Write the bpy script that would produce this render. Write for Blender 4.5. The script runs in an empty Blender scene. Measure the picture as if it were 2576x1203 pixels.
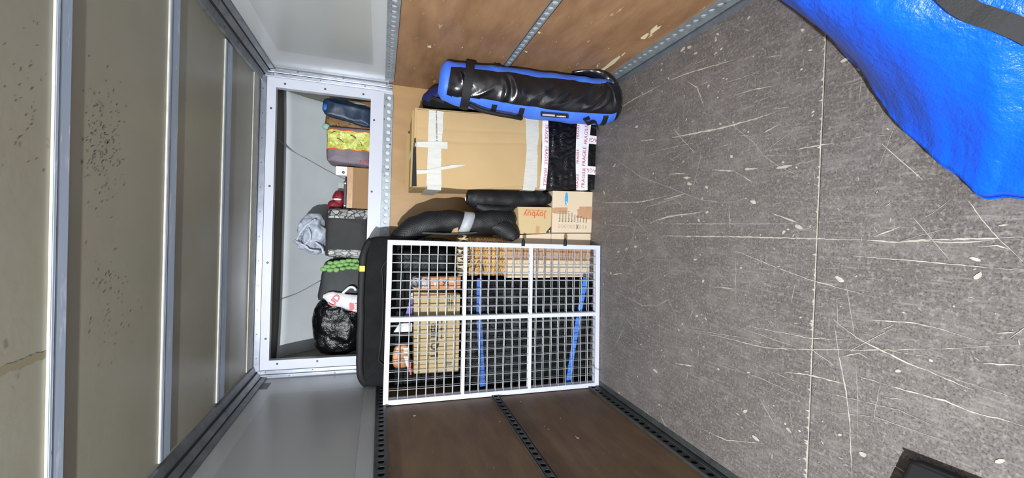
import bpy, bmesh, math, random
from mathutils import Vector, Matrix, noise
random.seed(7)
SC = bpy.context.scene
COL = SC.collection
PI = math.pi

# ------------------------------------------------------------------ camera
Wd, Ht = 2.1, 2.2675                       # inside width and height of the van box (m)
CAM = Vector((1.0385, -3.17, 1.469))
FPX = 1040.4
Fv = Vector((-0.01215154, 0.95289747, -0.30304908))
Rv = Vector((0.9993526, 0.02183711, 0.02859225))
Uv = Vector((-0.0338632, 0.30250545, 0.95254592))
cam = bpy.data.cameras.new('camera')
cam.sensor_width = 36
cam.lens = FPX/2576*36
cam.clip_start = 0.02
co = bpy.data.objects.new('camera', cam)
COL.objects.link(co)
mw = Matrix((( -Uv.x, Rv.x, -Fv.x, CAM.x), (-Uv.y, Rv.y, -Fv.y, CAM.y), (-Uv.z, Rv.z, -Fv.z, CAM.z), (0, 0, 0, 1)))
co.matrix_world = mw
SC.camera = co

# ------------------------------------------------------------------ world, lights, exposure
SC.view_settings.view_transform = 'Standard'
SC.view_settings.look = 'None'
SC.view_settings.gamma = 1
SC.view_settings.exposure = 0.0
SC.view_settings.use_curve_mapping = False
wd = bpy.data.worlds.new('world')
SC.world = wd
wd.use_nodes = True
bg = wd.node_tree.nodes['Background']
bg.inputs[0].default_value = (0.80, 0.90, 1.0, 1)
bg.inputs[1].default_value = 0.48
# the lamp somebody holds behind and left of the photographer
lp = bpy.data.lights.new('hand_lamp', 'SPOT')
lp.energy = 780
lp.color = (0.93, 0.96, 1.0)
lp.spot_size = math.radians(118)
lp.spot_blend = 0.9
lp.shadow_soft_size = 0.025
lo = bpy.data.objects.new('hand_lamp', lp)
COL.objects.link(lo)
lo.location = (0.16, -4.15, 1.98)
lo.rotation_euler = (Vector((1.1, -0.3, 0.75)) - lo.location).to_track_quat('-Z', 'Y').to_euler()
# soft fill light added at the open rear of the van
al = bpy.data.lights.new('rear_fill_light', 'AREA')
al.shape = 'RECTANGLE'; al.size = 2.0; al.size_y = 2.0
al.energy = 26
al.color = (0.90, 0.95, 1.0)
ao = bpy.data.objects.new('rear_fill_light', al)
COL.objects.link(ao)
ao.location = (1.05, -4.7, 1.2)
ao.rotation_euler = (PI/2, 0, 0)

# ------------------------------------------------------------------ helpers: measuring
def on(px, py, ax, v):
    "point of the photograph's sight line (px,py) on the plane axis=v (used to measure real positions)"
    d = Fv + Uv*((1288-px)/FPX) + Rv*((601.5-py)/FPX)
    t = (v - CAM[ax])/d[ax]
    return CAM + d*t

# ------------------------------------------------------------------ helpers: materials
def srgb(c):
    return tuple((x/255/12.92 if x/255 <= 0.04045 else ((x/255+0.055)/1.055)**2.4) for x in c)
MATS = {}
def mat(name, c, rough=0.6, metal=0.0, c2=None, vscale=6, vamt=1.0, stretch=(1, 1, 1), bump=0.0, bscale=40, bstretch=None,
        c3=None, s3=18, t3=0.62, spec=0.5, coat=0.0, trans=0.0, wave=None, uv=False, sheen=0):
    m = bpy.data.materials.new(name); m.use_nodes = True
    nt = m.node_tree; N = nt.nodes; L = nt.links
    b = N['Principled BSDF']
    b.inputs['Roughness'].default_value = rough
    b.inputs['Metallic'].default_value = metal
    b.inputs['Specular IOR Level'].default_value = spec
    if coat: b.inputs['Coat Weight'].default_value = coat; b.inputs['Coat Roughness'].default_value = 0.12
    if trans: b.inputs['Transmission Weight'].default_value = trans
    if sheen: b.inputs['Sheen Weight'].default_value = sheen
    tc = N.new('ShaderNodeTexCoord')
    src = tc.outputs['UV' if uv else 'Object']
    c1 = srgb(c)+(1,)
    b.inputs['Base Color'].default_value = c1
    col = None
    def nz(scale, st, detail=6, rg=0.6):
        mp = N.new('ShaderNodeMapping'); mp.inputs['Scale'].default_value = st
        L.new(src, mp.inputs['Vector'])
        n = N.new('ShaderNodeTexNoise'); n.inputs['Scale'].default_value = scale
        n.inputs['Detail'].default_value = detail; n.inputs['Roughness'].default_value = rg
        L.new(mp.outputs[0], n.inputs['Vector'])
        return n.outputs['Fac']
    def ramp(f, a, z):
        r = N.new('ShaderNodeMapRange'); r.inputs[1].default_value = a; r.inputs[2].default_value = z
        L.new(f, r.inputs[0]); return r.outputs[0]
    def mix(f, A, B):
        x = N.new('ShaderNodeMix'); x.data_type = 'RGBA'
        L.new(f, x.inputs['Factor'])
        for s, v in (('A', A), ('B', B)):
            i = [q for q in x.inputs if q.name == s and q.type == 'RGBA'][0]
            if isinstance(v, tuple): i.default_value = v
            else: L.new(v, i)
        return [q for q in x.outputs if q.type == 'RGBA'][0]
    if c2:
        col = mix(ramp(nz(vscale, stretch), 0.5-0.22/vamt, 0.5+0.22/vamt), c1, srgb(c2)+(1,))
    if c3:
        col = mix(ramp(nz(s3, stretch, 4, 0.7), t3, t3+0.06), col if col else c1, srgb(c3)+(1,))
    hgt = None
    if bump:
        hgt = nz(bscale, bstretch or stretch, 5)
        bp = N.new('ShaderNodeBump'); bp.inputs['Strength'].default_value = bump; bp.inputs['Distance'].default_value = 0.01
        L.new(hgt, bp.inputs['Height']); L.new(bp.outputs[0], b.inputs['Normal'])
    if col: L.new(col, b.inputs['Base Color'])
    m['_'] = 1
    MATS[name] = m
    return m
def M(n): return MATS[n]

def math_node(nt, op, a, b=None, c=None):
    n = nt.nodes.new('ShaderNodeMath'); n.operation = op
    for i, v in enumerate((a, b, c)):
        if v is None: continue
        if isinstance(v, (int, float)): n.inputs[i].default_value = v
        else: nt.links.new(v, n.inputs[i])
    return n.outputs[0]

def quilt(name, coord='UV', ax=(0, 1), zig=0.05, pitch=0.018, base=(17, 18, 20), line=(78, 80, 86), rough=0.55, spec=0.4):
    "black moving blanket with stitched chevrons"
    m = bpy.data.materials.new(name); m.use_nodes = True
    nt = m.node_tree; L = nt.links
    b = nt.nodes['Principled BSDF']
    tc = nt.nodes.new('ShaderNodeTexCoord'); sp = nt.nodes.new('ShaderNodeSeparateXYZ')
    L.new(tc.outputs[coord], sp.inputs[0])
    u = sp.outputs[ax[0]]; v = sp.outputs[ax[1]]
    f = math_node(nt, 'PINGPONG', math_node(nt, 'ADD', u, 10.0), zig)          # 0..zig triangle
    w = math_node(nt, 'ADD', math_node(nt, 'MULTIPLY', f, 0.9), v)
    w = math_node(nt, 'FRACT', math_node(nt, 'DIVIDE', math_node(nt, 'ADD', w, 10.0), pitch))
    d = math_node(nt, 'ABSOLUTE', math_node(nt, 'SUBTRACT', w, 0.5))           # 0 at mid, .5 at stitch
    st = nt.nodes.new('ShaderNodeMapRange'); st.inputs[1].default_value = 0.455; st.inputs[2].default_value = 0.495
    L.new(d, st.inputs[0])
    n = nt.nodes.new('ShaderNodeTexNoise'); n.inputs['Scale'].default_value = 9; n.inputs['Detail'].default_value = 4
    L.new(tc.outputs['Object'], n.inputs['Vector'])
    k = nt.nodes.new('ShaderNodeMapRange'); k.inputs[1].default_value = 0.40; k.inputs[2].default_value = 0.62
    L.new(n.outputs['Fac'], k.inputs[0])
    fac = math_node(nt, 'MULTIPLY', st.outputs[0], math_node(nt, 'MULTIPLY', k.outputs[0], 0.9))
    x = nt.nodes.new('ShaderNodeMix'); x.data_type = 'RGBA'
    L.new(fac, x.inputs['Factor'])
    ci = [q for q in x.inputs if q.type == 'RGBA']
    ci[0].default_value = srgb(base)+(1,); ci[1].default_value = srgb(line)+(1,)
    L.new([q for q in x.outputs if q.type == 'RGBA'][0], b.inputs['Base Color'])
    b.inputs['Roughness'].default_value = rough; b.inputs['Specular IOR Level'].default_value = spec
    h = math_node(nt, 'POWER', math_node(nt, 'MULTIPLY', d, 2.0), 8.0)
    h2 = math_node(nt, 'ADD', math_node(nt, 'MULTIPLY', h, -1.0), math_node(nt, 'MULTIPLY', n.outputs['Fac'], 5.0))
    bp = nt.nodes.new('ShaderNodeBump'); bp.inputs['Strength'].default_value = 0.32; bp.inputs['Distance'].default_value = 0.004
    L.new(h2, bp.inputs['Height']); L.new(bp.outputs[0], b.inputs['Normal'])
    MATS[name] = m
    return m

def cells(name, ca, cb, cc, scale=30, rough=0.6, edge=0.08, stretch=(1, 1, 1)):
    "printed pattern: voronoi blobs with outline"
    m = bpy.data.materials.new(name); m.use_nodes = True
    nt = m.node_tree; L = nt.links; b = nt.nodes['Principled BSDF']
    tc = nt.nodes.new('ShaderNodeTexCoord')
    mp = nt.nodes.new('ShaderNodeMapping'); mp.inputs['Scale'].default_value = stretch
    L.new(tc.outputs['Object'], mp.inputs['Vector'])
    v = nt.nodes.new('ShaderNodeTexVoronoi'); v.feature = 'DISTANCE_TO_EDGE'; v.inputs['Scale'].default_value = scale
    v2 = nt.nodes.new('ShaderNodeTexVoronoi'); v2.inputs['Scale'].default_value = scale
    L.new(mp.outputs[0], v.inputs['Vector']); L.new(mp.outputs[0], v2.inputs['Vector'])
    r = nt.nodes.new('ShaderNodeMapRange'); r.inputs[1].default_value = edge*0.6; r.inputs[2].default_value = edge
    L.new(v.outputs['Distance'], r.inputs[0])
    s = nt.nodes.new('ShaderNodeSeparateColor'); L.new(v2.outputs['Color'], s.inputs[0])
    q = nt.nodes.new('ShaderNodeMapRange'); q.inputs[1].default_value = 0.35; q.inputs[2].default_value = 0.65
    L.new(s.outputs[0], q.inputs[0])
    def mx(f, A, B):
        x = nt.nodes.new('ShaderNodeMix'); x.data_type = 'RGBA'; L.new(f, x.inputs['Factor'])
        i = [p for p in x.inputs if p.type == 'RGBA']
        for k, val in zip(i, (A, B)):
            if isinstance(val, tuple): k.default_value = val
            else: L.new(val, k)
        return [p for p in x.outputs if p.type == 'RGBA'][0]
    inner = mx(q.outputs[0], srgb(ca)+(1,), srgb(cb)+(1,))
    L.new(mx(r.outputs[0], srgb(cc)+(1,), inner), b.inputs['Base Color'])
    b.inputs['Roughness'].default_value = rough
    MATS[name] = m
    return m

# ------------------------------------------------------------------ helpers: meshes
class MB:
    "collects vertices and faces for one mesh object"
    def __init__(s): s.v = []; s.f = []; s.mi = []; s.uv = []; s.hasuv = False
    def add(s, vs, fs, mi=0, uvs=None):
        o = len(s.v); s.v += [tuple(p) for p in vs]
        for k, f in enumerate(fs):
            s.f.append([i+o for i in f]); s.mi.append(mi if isinstance(mi, int) else mi[k])
            if uvs: s.uv.append(uvs[k]); s.hasuv = True
            else: s.uv.append([(0, 0)]*len(f))
        return s
    def box(s, a, b, mi=0):
        x0, y0, z0 = a; x1, y1, z1 = b
        return s.hexa([(x0, y0, z0), (x1, y0, z0), (x1, y1, z0), (x0, y1, z0), (x0, y0, z1), (x1, y0, z1), (x1, y1, z1), (x0, y1, z1)], mi)
    def hexa(s, c, mi=0):
        return s.add(c, [(0, 3, 2, 1), (4, 5, 6, 7), (0, 1, 5, 4), (1, 2, 6, 5), (2, 3, 7, 6), (3, 0, 4, 7)], mi)
    def obb(s, c, ax, ay, az, mi=0):
        "oriented box: centre and three half-vectors"
        c = Vector(c); ax = Vector(ax); ay = Vector(ay); az = Vector(az)
        return s.hexa([c-ax-ay-az, c+ax-ay-az, c+ax+ay-az, c-ax+ay-az, c-ax-ay+az, c+ax-ay+az, c+ax+ay+az, c-ax+ay+az], mi)
    def cyl(s, a, b, r, n=12, mi=0, r2=None, caps=True):
        a = Vector(a); b = Vector(b); d = (b-a).normalized()
        x = d.orthogonal().normalized(); y = d.cross(x); r2 = r if r2 is None else r2
        vs = [a+(x*math.cos(2*PI*i/n)+y*math.sin(2*PI*i/n))*r for i in range(n)] + [b+(x*math.cos(2*PI*i/n)+y*math.sin(2*PI*i/n))*r2 for i in range(n)]
        fs = [(i, (i+1) % n, n+(i+1) % n, n+i) for i in range(n)]
        if caps: fs += [tuple(range(n))[::-1], tuple(range(n, 2*n))]
        return s.add(vs, fs, mi)
    def build(s, name, m, parent=None, smooth=False, bevel=0, seg=2, subsurf=0):
        me = bpy.data.meshes.new(name)
        me.from_pydata(s.v, [], s.f)
        ms = m if isinstance(m, (list, tuple)) else [m]
        for q in ms: me.materials.append(M(q) if isinstance(q, str) else q)
        me.polygons.foreach_set('material_index', s.mi)
        if s.hasuv:
            ul = me.uv_layers.new(name='UVMap')
            flat = []
            for u in s.uv:
                for t in u: flat += [t[0], t[1]]
            ul.data.foreach_set('uv', flat)
        if smooth: me.polygons.foreach_set('use_smooth', [True]*len(me.polygons))
        if bevel:
            bm = bmesh.new(); bm.from_mesh(me)
            bmesh.ops.remove_doubles(bm, verts=bm.verts, dist=1e-5)
            es = [e for e in bm.edges if len(e.link_faces) == 2 and e.calc_face_angle(0) > 0.5]
            bmesh.ops.bevel(bm, geom=es, offset=bevel, segments=seg, affect='EDGES', profile=0.5)
            bmesh.ops.recalc_face_normals(bm, faces=bm.faces)
            bm.to_mesh(me); bm.free()
        me.update()
        o = bpy.data.objects.new(name, me)
        COL.objects.link(o)
        if subsurf:
            md = o.modifiers.new('s', 'SUBSURF'); md.levels = md.render_levels = subsurf
        if parent:
            o.parent = parent
            if parent.type == 'EMPTY':
                o.matrix_parent_inverse = Matrix.Translation(parent.location).inverted()
        return o

def thing(name, label, cat, loc, group=None):
    o = bpy.data.objects.new(name, None)
    o.empty_display_size = 0.05; o.location = loc
    COL.objects.link(o)
    o['label'] = label; o['category'] = cat
    if group: o['group'] = group
    return o
def struct(o): o['kind'] = 'structure'; return o
def stuff(o): o['kind'] = 'stuff'; return o
def lab(o, l): o['label'] = l; return o
def sempty(name, loc):
    o = bpy.data.objects.new(name, None); o.location = loc; o.empty_display_size = 0.05; COL.objects.link(o)
    return struct(o)

def sweep(path, radii, n=24, matfn=None, up=(0, -1, 0), rumple=0.0, rs=8, seed=0, sub=1, caps=True, wrinkle=None, mb=None):
    "tube of elliptic section along a path; radii = (a,b) per point; theta 0 faces `up`"
    P = [Vector(p) for p in path]
    # catmull-rom resample
    Q = []; RR = []; K = sub
    for i in range(len(P)-1):
        p0 = P[max(i-1, 0)]; p1 = P[i]; p2 = P[i+1]; p3 = P[min(i+2, len(P)-1)]
        for k in range(K):
            t = k/K
            Q.append(0.5*((2*p1)+(p2-p0)*t+(2*p0-5*p1+4*p2-p3)*t*t+(3*p1-p0-3*p2+p3)*t**3))
            r1 = Vector(radii[i]); r2 = Vector(radii[i+1]); tt = t*t*(3-2*t)
            RR.append(r1.lerp(r2, tt))
    Q.append(P[-1]); RR.append(Vector(radii[-1]))
    mb = mb or MB(); vs = []; fs = []; mi = []; uvs = []
    up = Vector(up); ln = 0; lens = []
    for i, q in enumerate(Q):
        if i: ln += (q-Q[i-1]).length
        lens.append(ln)
    for i, q in enumerate(Q):
        T = (Q[min(i+1, len(Q)-1)]-Q[max(i-1, 0)]).normalized()
        u = (up - T*up.dot(T)).normalized(); s = T.cross(u)
        a, b = RR[i]
        for j in range(n):
            th = 2*PI*j/n
            d = u*math.cos(th)*b + s*math.sin(th)*a
            p = q + d
            if rumple:
                dn = d.normalized() if d.length > 1e-6 else u
                nv = noise.noise(p*rs+Vector((seed, 0, 0))) + 0.5*noise.noise(p*rs*2.3+Vector((seed, 5, 0)))
                if wrinkle: nv += wrinkle(p, th, lens[i]/ln)
                p = p + dn*nv*rumple
            vs.append(p)
    R0 = max(max(r) for r in radii)
    for i in range(len(Q)-1):
        for j in range(n):
            j2 = (j+1) % n
            fs.append((i*n+j, i*n+j2, (i+1)*n+j2, (i+1)*n+j))
            mi.append(matfn((j+0.5)/n*2*PI, (lens[i]+lens[i+1])/2/ln) if matfn else 0)
            ua = 2*PI*R0*j/n; ub = 2*PI*R0*(j+1)/n
            uvs.append([(ua, lens[i]), (ub, lens[i]), (ub, lens[i+1]), (ua, lens[i+1])])
    if caps:
        fs.append(tuple(range(n))[::-1]); mi.append(mi[0]); uvs.append([(vs[k][0], vs[k][2]) for k in range(n)][::-1])
        o = (len(Q)-1)*n
        fs.append(tuple(range(o, o+n))); mi.append(mi[-1]); uvs.append([(vs[o+k][0], vs[o+k][2]) for k in range(n)])
    mb.add(vs, fs, mi, uvs)
    return mb

def ribbon(pts, w, nrm, th=0.002, mb=None, mi=0):
    "strip of width w along pts; nrm = surface normal (vector or list)"
    mb = mb or MB(); P = [Vector(p) for p in pts]; n = len(P); rows = []
    ws = w if isinstance(w, (list, tuple)) else [w]*n
    for i, p in enumerate(P):
        T = (P[min(i+1, n-1)]-P[max(i-1, 0)]).normalized()
        N_ = Vector(nrm[i]) if isinstance(nrm, list) else Vector(nrm)
        S = T.cross(N_).normalized(); N_ = N_.normalized()
        a = p - S*ws[i]/2; b = p + S*ws[i]/2
        rows.append((a, b, b+N_*th, a+N_*th))
    vs = [q for r in rows for q in r]; fs = []
    for i in range(n-1):
        o = i*4
        for k in range(4):
            k2 = (k+1) % 4
            fs.append((o+k, o+k2, o+4+k2, o+4+k))
    fs += [(3, 2, 1, 0), (4*(n-1), 4*(n-1)+1, 4*(n-1)+2, 4*(n-1)+3)]
    mb.add(vs, fs, mi); return mb

def blob(c, r, e=0.5, nu=40, nv=28, rumple=0.02, rs=6, seed=0, ridge=0.0, rrs=10, matfn=None, fn=None, e2=None):
    "superellipsoid with crumpled surface; e small = boxy"
    mb = MB(); c = Vector(c); vs = []; fs = []; mi = []
    e2 = e2 or e
    sg = lambda v, p: math.copysign(abs(v)**p, v)
    for i in range(nv+1):
        ph = -PI/2+PI*i/nv
        for j in range(nu):
            th = 2*PI*j/nu
            d = Vector((sg(math.cos(ph), e2)*sg(math.cos(th), e), sg(math.cos(ph), e2)*sg(math.sin(th), e), sg(math.sin(ph), e2)))
            p = Vector((d.x*r[0], d.y*r[1], d.z*r[2]))
            q = p + c + Vector((seed*3.1, seed, 0))
            nr = Vector((d.x/r[0], d.y/r[1], d.z/r[2])).normalized()
            k = noise.noise(q*rs)*rumple + 0.5*noise.noise(q*rs*2.7)*rumple
            if ridge: k -= ridge*(1-abs(noise.noise(q*rrs))*2.2)**2*0.6 + ridge*0.5*(1-abs(noise.noise(q*rrs*2.1+Vector((9, 9, 9))))*2)**2*0.5
            p = p + nr*k + c
            if fn: p = fn(p)
            vs.append(p)
    for i in range(nv):
        for j in range(nu):
            j2 = (j+1) % nu
            f = (i*nu+j, i*nu+j2, (i+1)*nu+j2, (i+1)*nu+j)
            fs.append(f)
            mi.append(matfn(sum((vs[k] for k in f), Vector())/4) if matfn else 0)
    mb.add(vs, fs, mi)
    return mb

def fineprint(at, right, upv, w, h, m, parent, rows=1, seed=0):
    "print too small to read: rows of word-long dashes"
    rnd = random.Random(seed); r = Vector(right).normalized(); u = Vector(upv).normalized(); n = r.cross(u); at = Vector(at)
    mb = MB()
    for k in range(rows):
        x = -w/2; y = (rows/2-k-.5)*h*1.5
        while x < w/2:
            l = h*rnd.uniform(.35, .75); g = h*(.22 if rnd.random() < .8 else .6); hh = h*rnd.uniform(.55, 1.0)
            c = at+r*(x+l/2)+u*(y+(hh-h)*.3)
            mb.add([c-r*l/2-u*hh/2, c+r*l/2-u*hh/2, c+r*l/2+u*hh/2, c-r*l/2+u*hh/2], [(0, 1, 2, 3)])
            x += l+g
    return mb.build('fine_print', m, parent)
TX = {}
def text(body, size, at, right, upv, m, parent, name='lettering', ext=0.0006, bold=0.0):
    cu = bpy.data.curves.new('txt', 'FONT'); cu.body = body; cu.size = 1; cu.extrude = 0; cu.offset = bold
    cu.align_x = 'CENTER'; cu.align_y = 'CENTER'; cu.resolution_u = 2
    ob = bpy.data.objects.new('txt', cu)
    me = bpy.data.meshes.new_from_object(ob)
    bpy.data.objects.remove(ob)
    r = Vector(right).normalized(); u = Vector(upv).normalized(); n = r.cross(u); at = Vector(at)
    for v in me.vertices:
        v.co = at + r*v.co.x*size*(1 if not isinstance(right, Vector) else 1) + u*v.co.y*size + n*ext
    me.materials.clear(); me.materials.append(M(m)); me.name = name
    o = bpy.data.objects.new(name, me); COL.objects.link(o)
    if parent:
        o.parent = parent
        if parent.type == 'EMPTY': o.matrix_parent_inverse = Matrix.Translation(parent.location).inverted()
    return o

# ------------------------------------------------------------------ materials
mat('white_grp', (178, 180, 180), 0.26, c2=(170, 173, 173), vscale=2.5, c3=(156, 158, 157), s3=9, t3=0.72, bump=0.05, bscale=60)
mat('white_panel', (200, 203, 213), 0.35, c2=(193, 197, 208), vscale=5, c3=(170, 172, 180), s3=22, t3=0.70)
mat('ceiling_grp', (152, 148, 131), 0.38, c2=(141, 136, 115), vscale=2.2, c3=(116, 111, 92), s3=7, t3=0.66, bump=0.05, bscale=30)
mat('sealant', (196, 196, 186), 0.6, c2=(170, 168, 156), vscale=18)
mat('galvanised', (184, 198, 214), 0.5, 0.15, c2=(160, 176, 194), vscale=12, stretch=(0.15, 1, 1), c3=(206, 214, 224), s3=30, t3=0.6)
mat('aluminium', (176, 181, 192), 0.32, 0.8, c2=(150, 156, 168), vscale=14, c3=(120, 124, 132), s3=25, t3=0.66)
mat('dull_aluminium', (132, 135, 138), 0.45, 0.6, c2=(100, 103, 106), vscale=10, c3=(70, 72, 74), s3=20, t3=0.62)
mat('rail_metal', (158, 166, 170), 0.45, 0.4, c2=(128, 137, 142), vscale=14, c3=(80, 86, 88), s3=40, t3=0.62)
mat('rail_back', (205, 210, 220), 0.5)
mat('dark_gap', (22, 22, 24), 0.8)
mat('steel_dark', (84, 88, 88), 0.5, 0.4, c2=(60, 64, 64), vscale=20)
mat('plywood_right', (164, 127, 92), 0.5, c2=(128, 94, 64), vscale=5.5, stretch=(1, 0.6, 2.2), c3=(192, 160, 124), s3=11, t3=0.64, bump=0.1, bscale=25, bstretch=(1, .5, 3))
mat('plywood_left', (120, 97, 72), 0.55, c2=(92, 71, 50), vscale=5.5, stretch=(1, 0.6, 2.2), c3=(150, 124, 92), s3=16, t3=0.66, bump=0.1, bscale=25, bstretch=(1, .5, 3))  # darker copy of the right-hand ply: shade of grazing light put into the colour
mat('plywood_front', (176, 142, 98), 0.5, c2=(160, 125, 82), vscale=7, stretch=(1.2, 1, .5), c3=(142, 110, 72), s3=40, t3=0.68)
mat('bare_wood', (232, 218, 184), 0.7, c2=(214, 196, 156), vscale=30)
mat('frame_white', (208, 212, 226), 0.3, c2=(199, 203, 217), vscale=9, c3=(190, 194, 206), s3=14, t3=0.68)
mat('wire', (172, 177, 180), 0.4, 0.3)
mat('screw', (78, 80, 88), 0.4, 0.6)
mat('cardboard', (186, 158, 114), 0.75, c2=(179, 151, 106), vscale=3, bump=0.03, bscale=90)
mat('cardboard_edge', (168, 140, 92), 0.8)
mat('cardboard_pale', (216, 198, 172), 0.75, c2=(209, 191, 163), vscale=4, bump=0.03, bscale=90)
mat('cardboard_yellow', (199, 177, 132), 0.75, c2=(192, 169, 124), vscale=4)
mat('cardboard_dull', (172, 155, 118), 0.75, c2=(168, 144, 100), vscale=5)
mat('cardboard_brown', (150, 116, 76), 0.7, c2=(138, 104, 66), vscale=5)
mat('paper_tape', (204, 204, 197), 0.55, c2=(190, 189, 181), vscale=30, stretch=(3, 1, .5), bump=0.15, bscale=50)
mat('brown_tape', (196, 158, 122), 0.25, c2=(178, 138, 104), vscale=25, stretch=(1, 1, 4), bump=0.15, bscale=40)
mat('fragile_tape', (236, 238, 248), 0.35, c2=(222, 224, 238), vscale=20)
mat('red_ink', (186, 48, 70), 0.5)
mat('black_ink', (34, 32, 34), 0.6)
mat('grey_ink', (120, 112, 102), 0.6)
mat('orange_ink', (200, 96, 48), 0.6)
mat('white_ink', (240, 240, 240), 0.6)
mat('stretch_wrap', (8, 8, 11), 0.12, c2=(14, 14, 18), vscale=14, bump=0.8, bscale=34, bstretch=(1, 1, .3), coat=0.4)
mat('bin_bag', (9, 10, 12), 0.24, bump=1.0, bscale=26)
mat('bag_blue', (74, 124, 232), 0.5, c2=(60, 108, 220), vscale=8, bump=0.25, bscale=14)
mat('bag_blue_dark', (26, 44, 116), 0.6, c2=(14, 20, 50), vscale=9)
mat('pvc_black', (17, 17, 20), 0.22, c2=(26, 26, 31), vscale=6, bump=0.5, bscale=6, bstretch=(1, 1, 1), coat=0.2)
mat('webbing', (12, 12, 14), 0.7, bump=0.2, bscale=200)
mat('black_fabric', (11, 11, 12), 0.85, c2=(24, 25, 27), vscale=9, bump=1.0, bscale=16, spec=0.25)
mat('black_plain', (17, 17, 18), 0.7)
mat('foam_tape', (182, 184, 188), 0.5, c2=(160, 163, 168), vscale=12, bump=0.1, bscale=60)
quilt('quilt_roll', 'UV', (0, 1), 0.045, 0.019)
quilt('quilt_box', 'Object', (0, 2), 0.045, 0.03, base=(8, 9, 10), line=(30, 32, 34), spec=0.25)
mat('strap_blue', (52, 96, 176), 0.5, c2=(44, 84, 160), vscale=40)
mat('strap_blue_bright', (66, 128, 226), 0.5, c2=(56, 112, 206), vscale=40)
mat('wicker', (218, 180, 122), 0.42, c2=(196, 152, 92), vscale=16, c3=(232, 204, 158), s3=22, t3=0.58)
mat('wicker_dark', (110, 74, 40), 0.6)
mat('leather', (60, 36, 22), 0.5)
cells('zebra', (24, 20, 20), (28, 24, 22), (196, 174, 132), 16, 0.7, 0.16, (3.2, 1, 1))
mat('tarp_blue', (10, 98, 246), 0.33, c2=(8, 88, 230), vscale=5, bump=0.55, bscale=45)
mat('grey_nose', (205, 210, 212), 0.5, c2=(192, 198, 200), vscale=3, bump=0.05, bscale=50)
mat('grey_nose_shaded', (126, 124, 112), 0.6, c2=(116, 114, 102), vscale=4)  # darker copy of the nose colour, with the shade inside it painted in
mat('navy_tarp', (26, 48, 72), 0.45, c2=(18, 34, 54), vscale=8, bump=0.4, bscale=12)
mat('bright_blue_bag', (26, 92, 170), 0.5)
mat('brown_paper', (142, 110, 66), 0.7, c2=(104, 76, 44), vscale=14, c3=(44, 32, 26), s3=22, t3=0.60, bump=0.3, bscale=20)
mat('pale_paper', (168, 160, 138), 0.7, c2=(130, 120, 98), vscale=12, bump=0.2, bscale=25)
cells('lemon_print', (216, 220, 140), (168, 166, 66), (196, 200, 98), 46, 0.5, 0.10)
mat('bag_grey', (118, 108, 118), 0.6, c2=(98, 88, 98), vscale=12, bump=0.3, bscale=16)
mat('orange_trim', (190, 78, 38), 0.6)
mat('mint', (134, 176, 156), 0.6)
mat('white_card', (226, 226, 220), 0.5)
mat('red_fabric', (148, 30, 44), 0.6, c2=(104, 20, 34), vscale=9, bump=0.4, bscale=14)
mat('slate', (46, 50, 66), 0.35)
mat('carrier_grey', (186, 194, 206), 0.35, c2=(160, 168, 182), vscale=14, bump=1.0, bscale=22)
mat('tote_black', (17, 19, 19), 0.65, c2=(12, 13, 13), vscale=6, bump=0.3, bscale=12)
cells('python_print', (168, 170, 164), (132, 134, 130), (24, 24, 24), 24, 0.5, 0.09, (1.7, 1, 1))
mat('tote_grey', (44, 48, 49), 0.65, c2=(32, 35, 36), vscale=8, bump=0.5, bscale=9)
mat('pebble_green', (118, 166, 86), 0.5, c2=(92, 140, 70), vscale=30, c3=(152, 196, 120), s3=40, t3=0.6)
mat('carrier_white', (226, 226, 228), 0.45, c2=(204, 204, 208), vscale=12, bump=0.4, bscale=14)
mat('carrier_red', (186, 34, 38), 0.45)
mat('purple', (92, 80, 150), 0.5)
mat('copper_pack', (196, 138, 92), 0.35, c2=(160, 104, 62), vscale=16, stretch=(5, 1, 1), c3=(222, 182, 156), s3=14, t3=0.56)
mat('cling_film', (190, 184, 186), 0.2, c2=(96, 96, 104), vscale=20, bump=0.8, bscale=25, c3=(60, 60, 66), s3=16, t3=0.52)
mat('snack_orange', (190, 120, 50), 0.4, c2=(110, 90, 70), vscale=18)
mat('snack_red', (206, 52, 44), 0.4)
mat('yellow_tag', (238, 200, 60), 0.6)
mat('logo_blue', (48, 160, 226), 0.5)
mat('logo_yellow', (236, 226, 90), 0.5)
mat('phenolic_edge', (188, 180, 164), 0.7)
mat('scratch', (198, 192, 180), 0.75, c2=(160, 154, 142), vscale=22)
mat('fine_scratch', (162, 156, 147), 0.75)
mat('rubber_mark', (66, 60, 58), 0.7)

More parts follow.
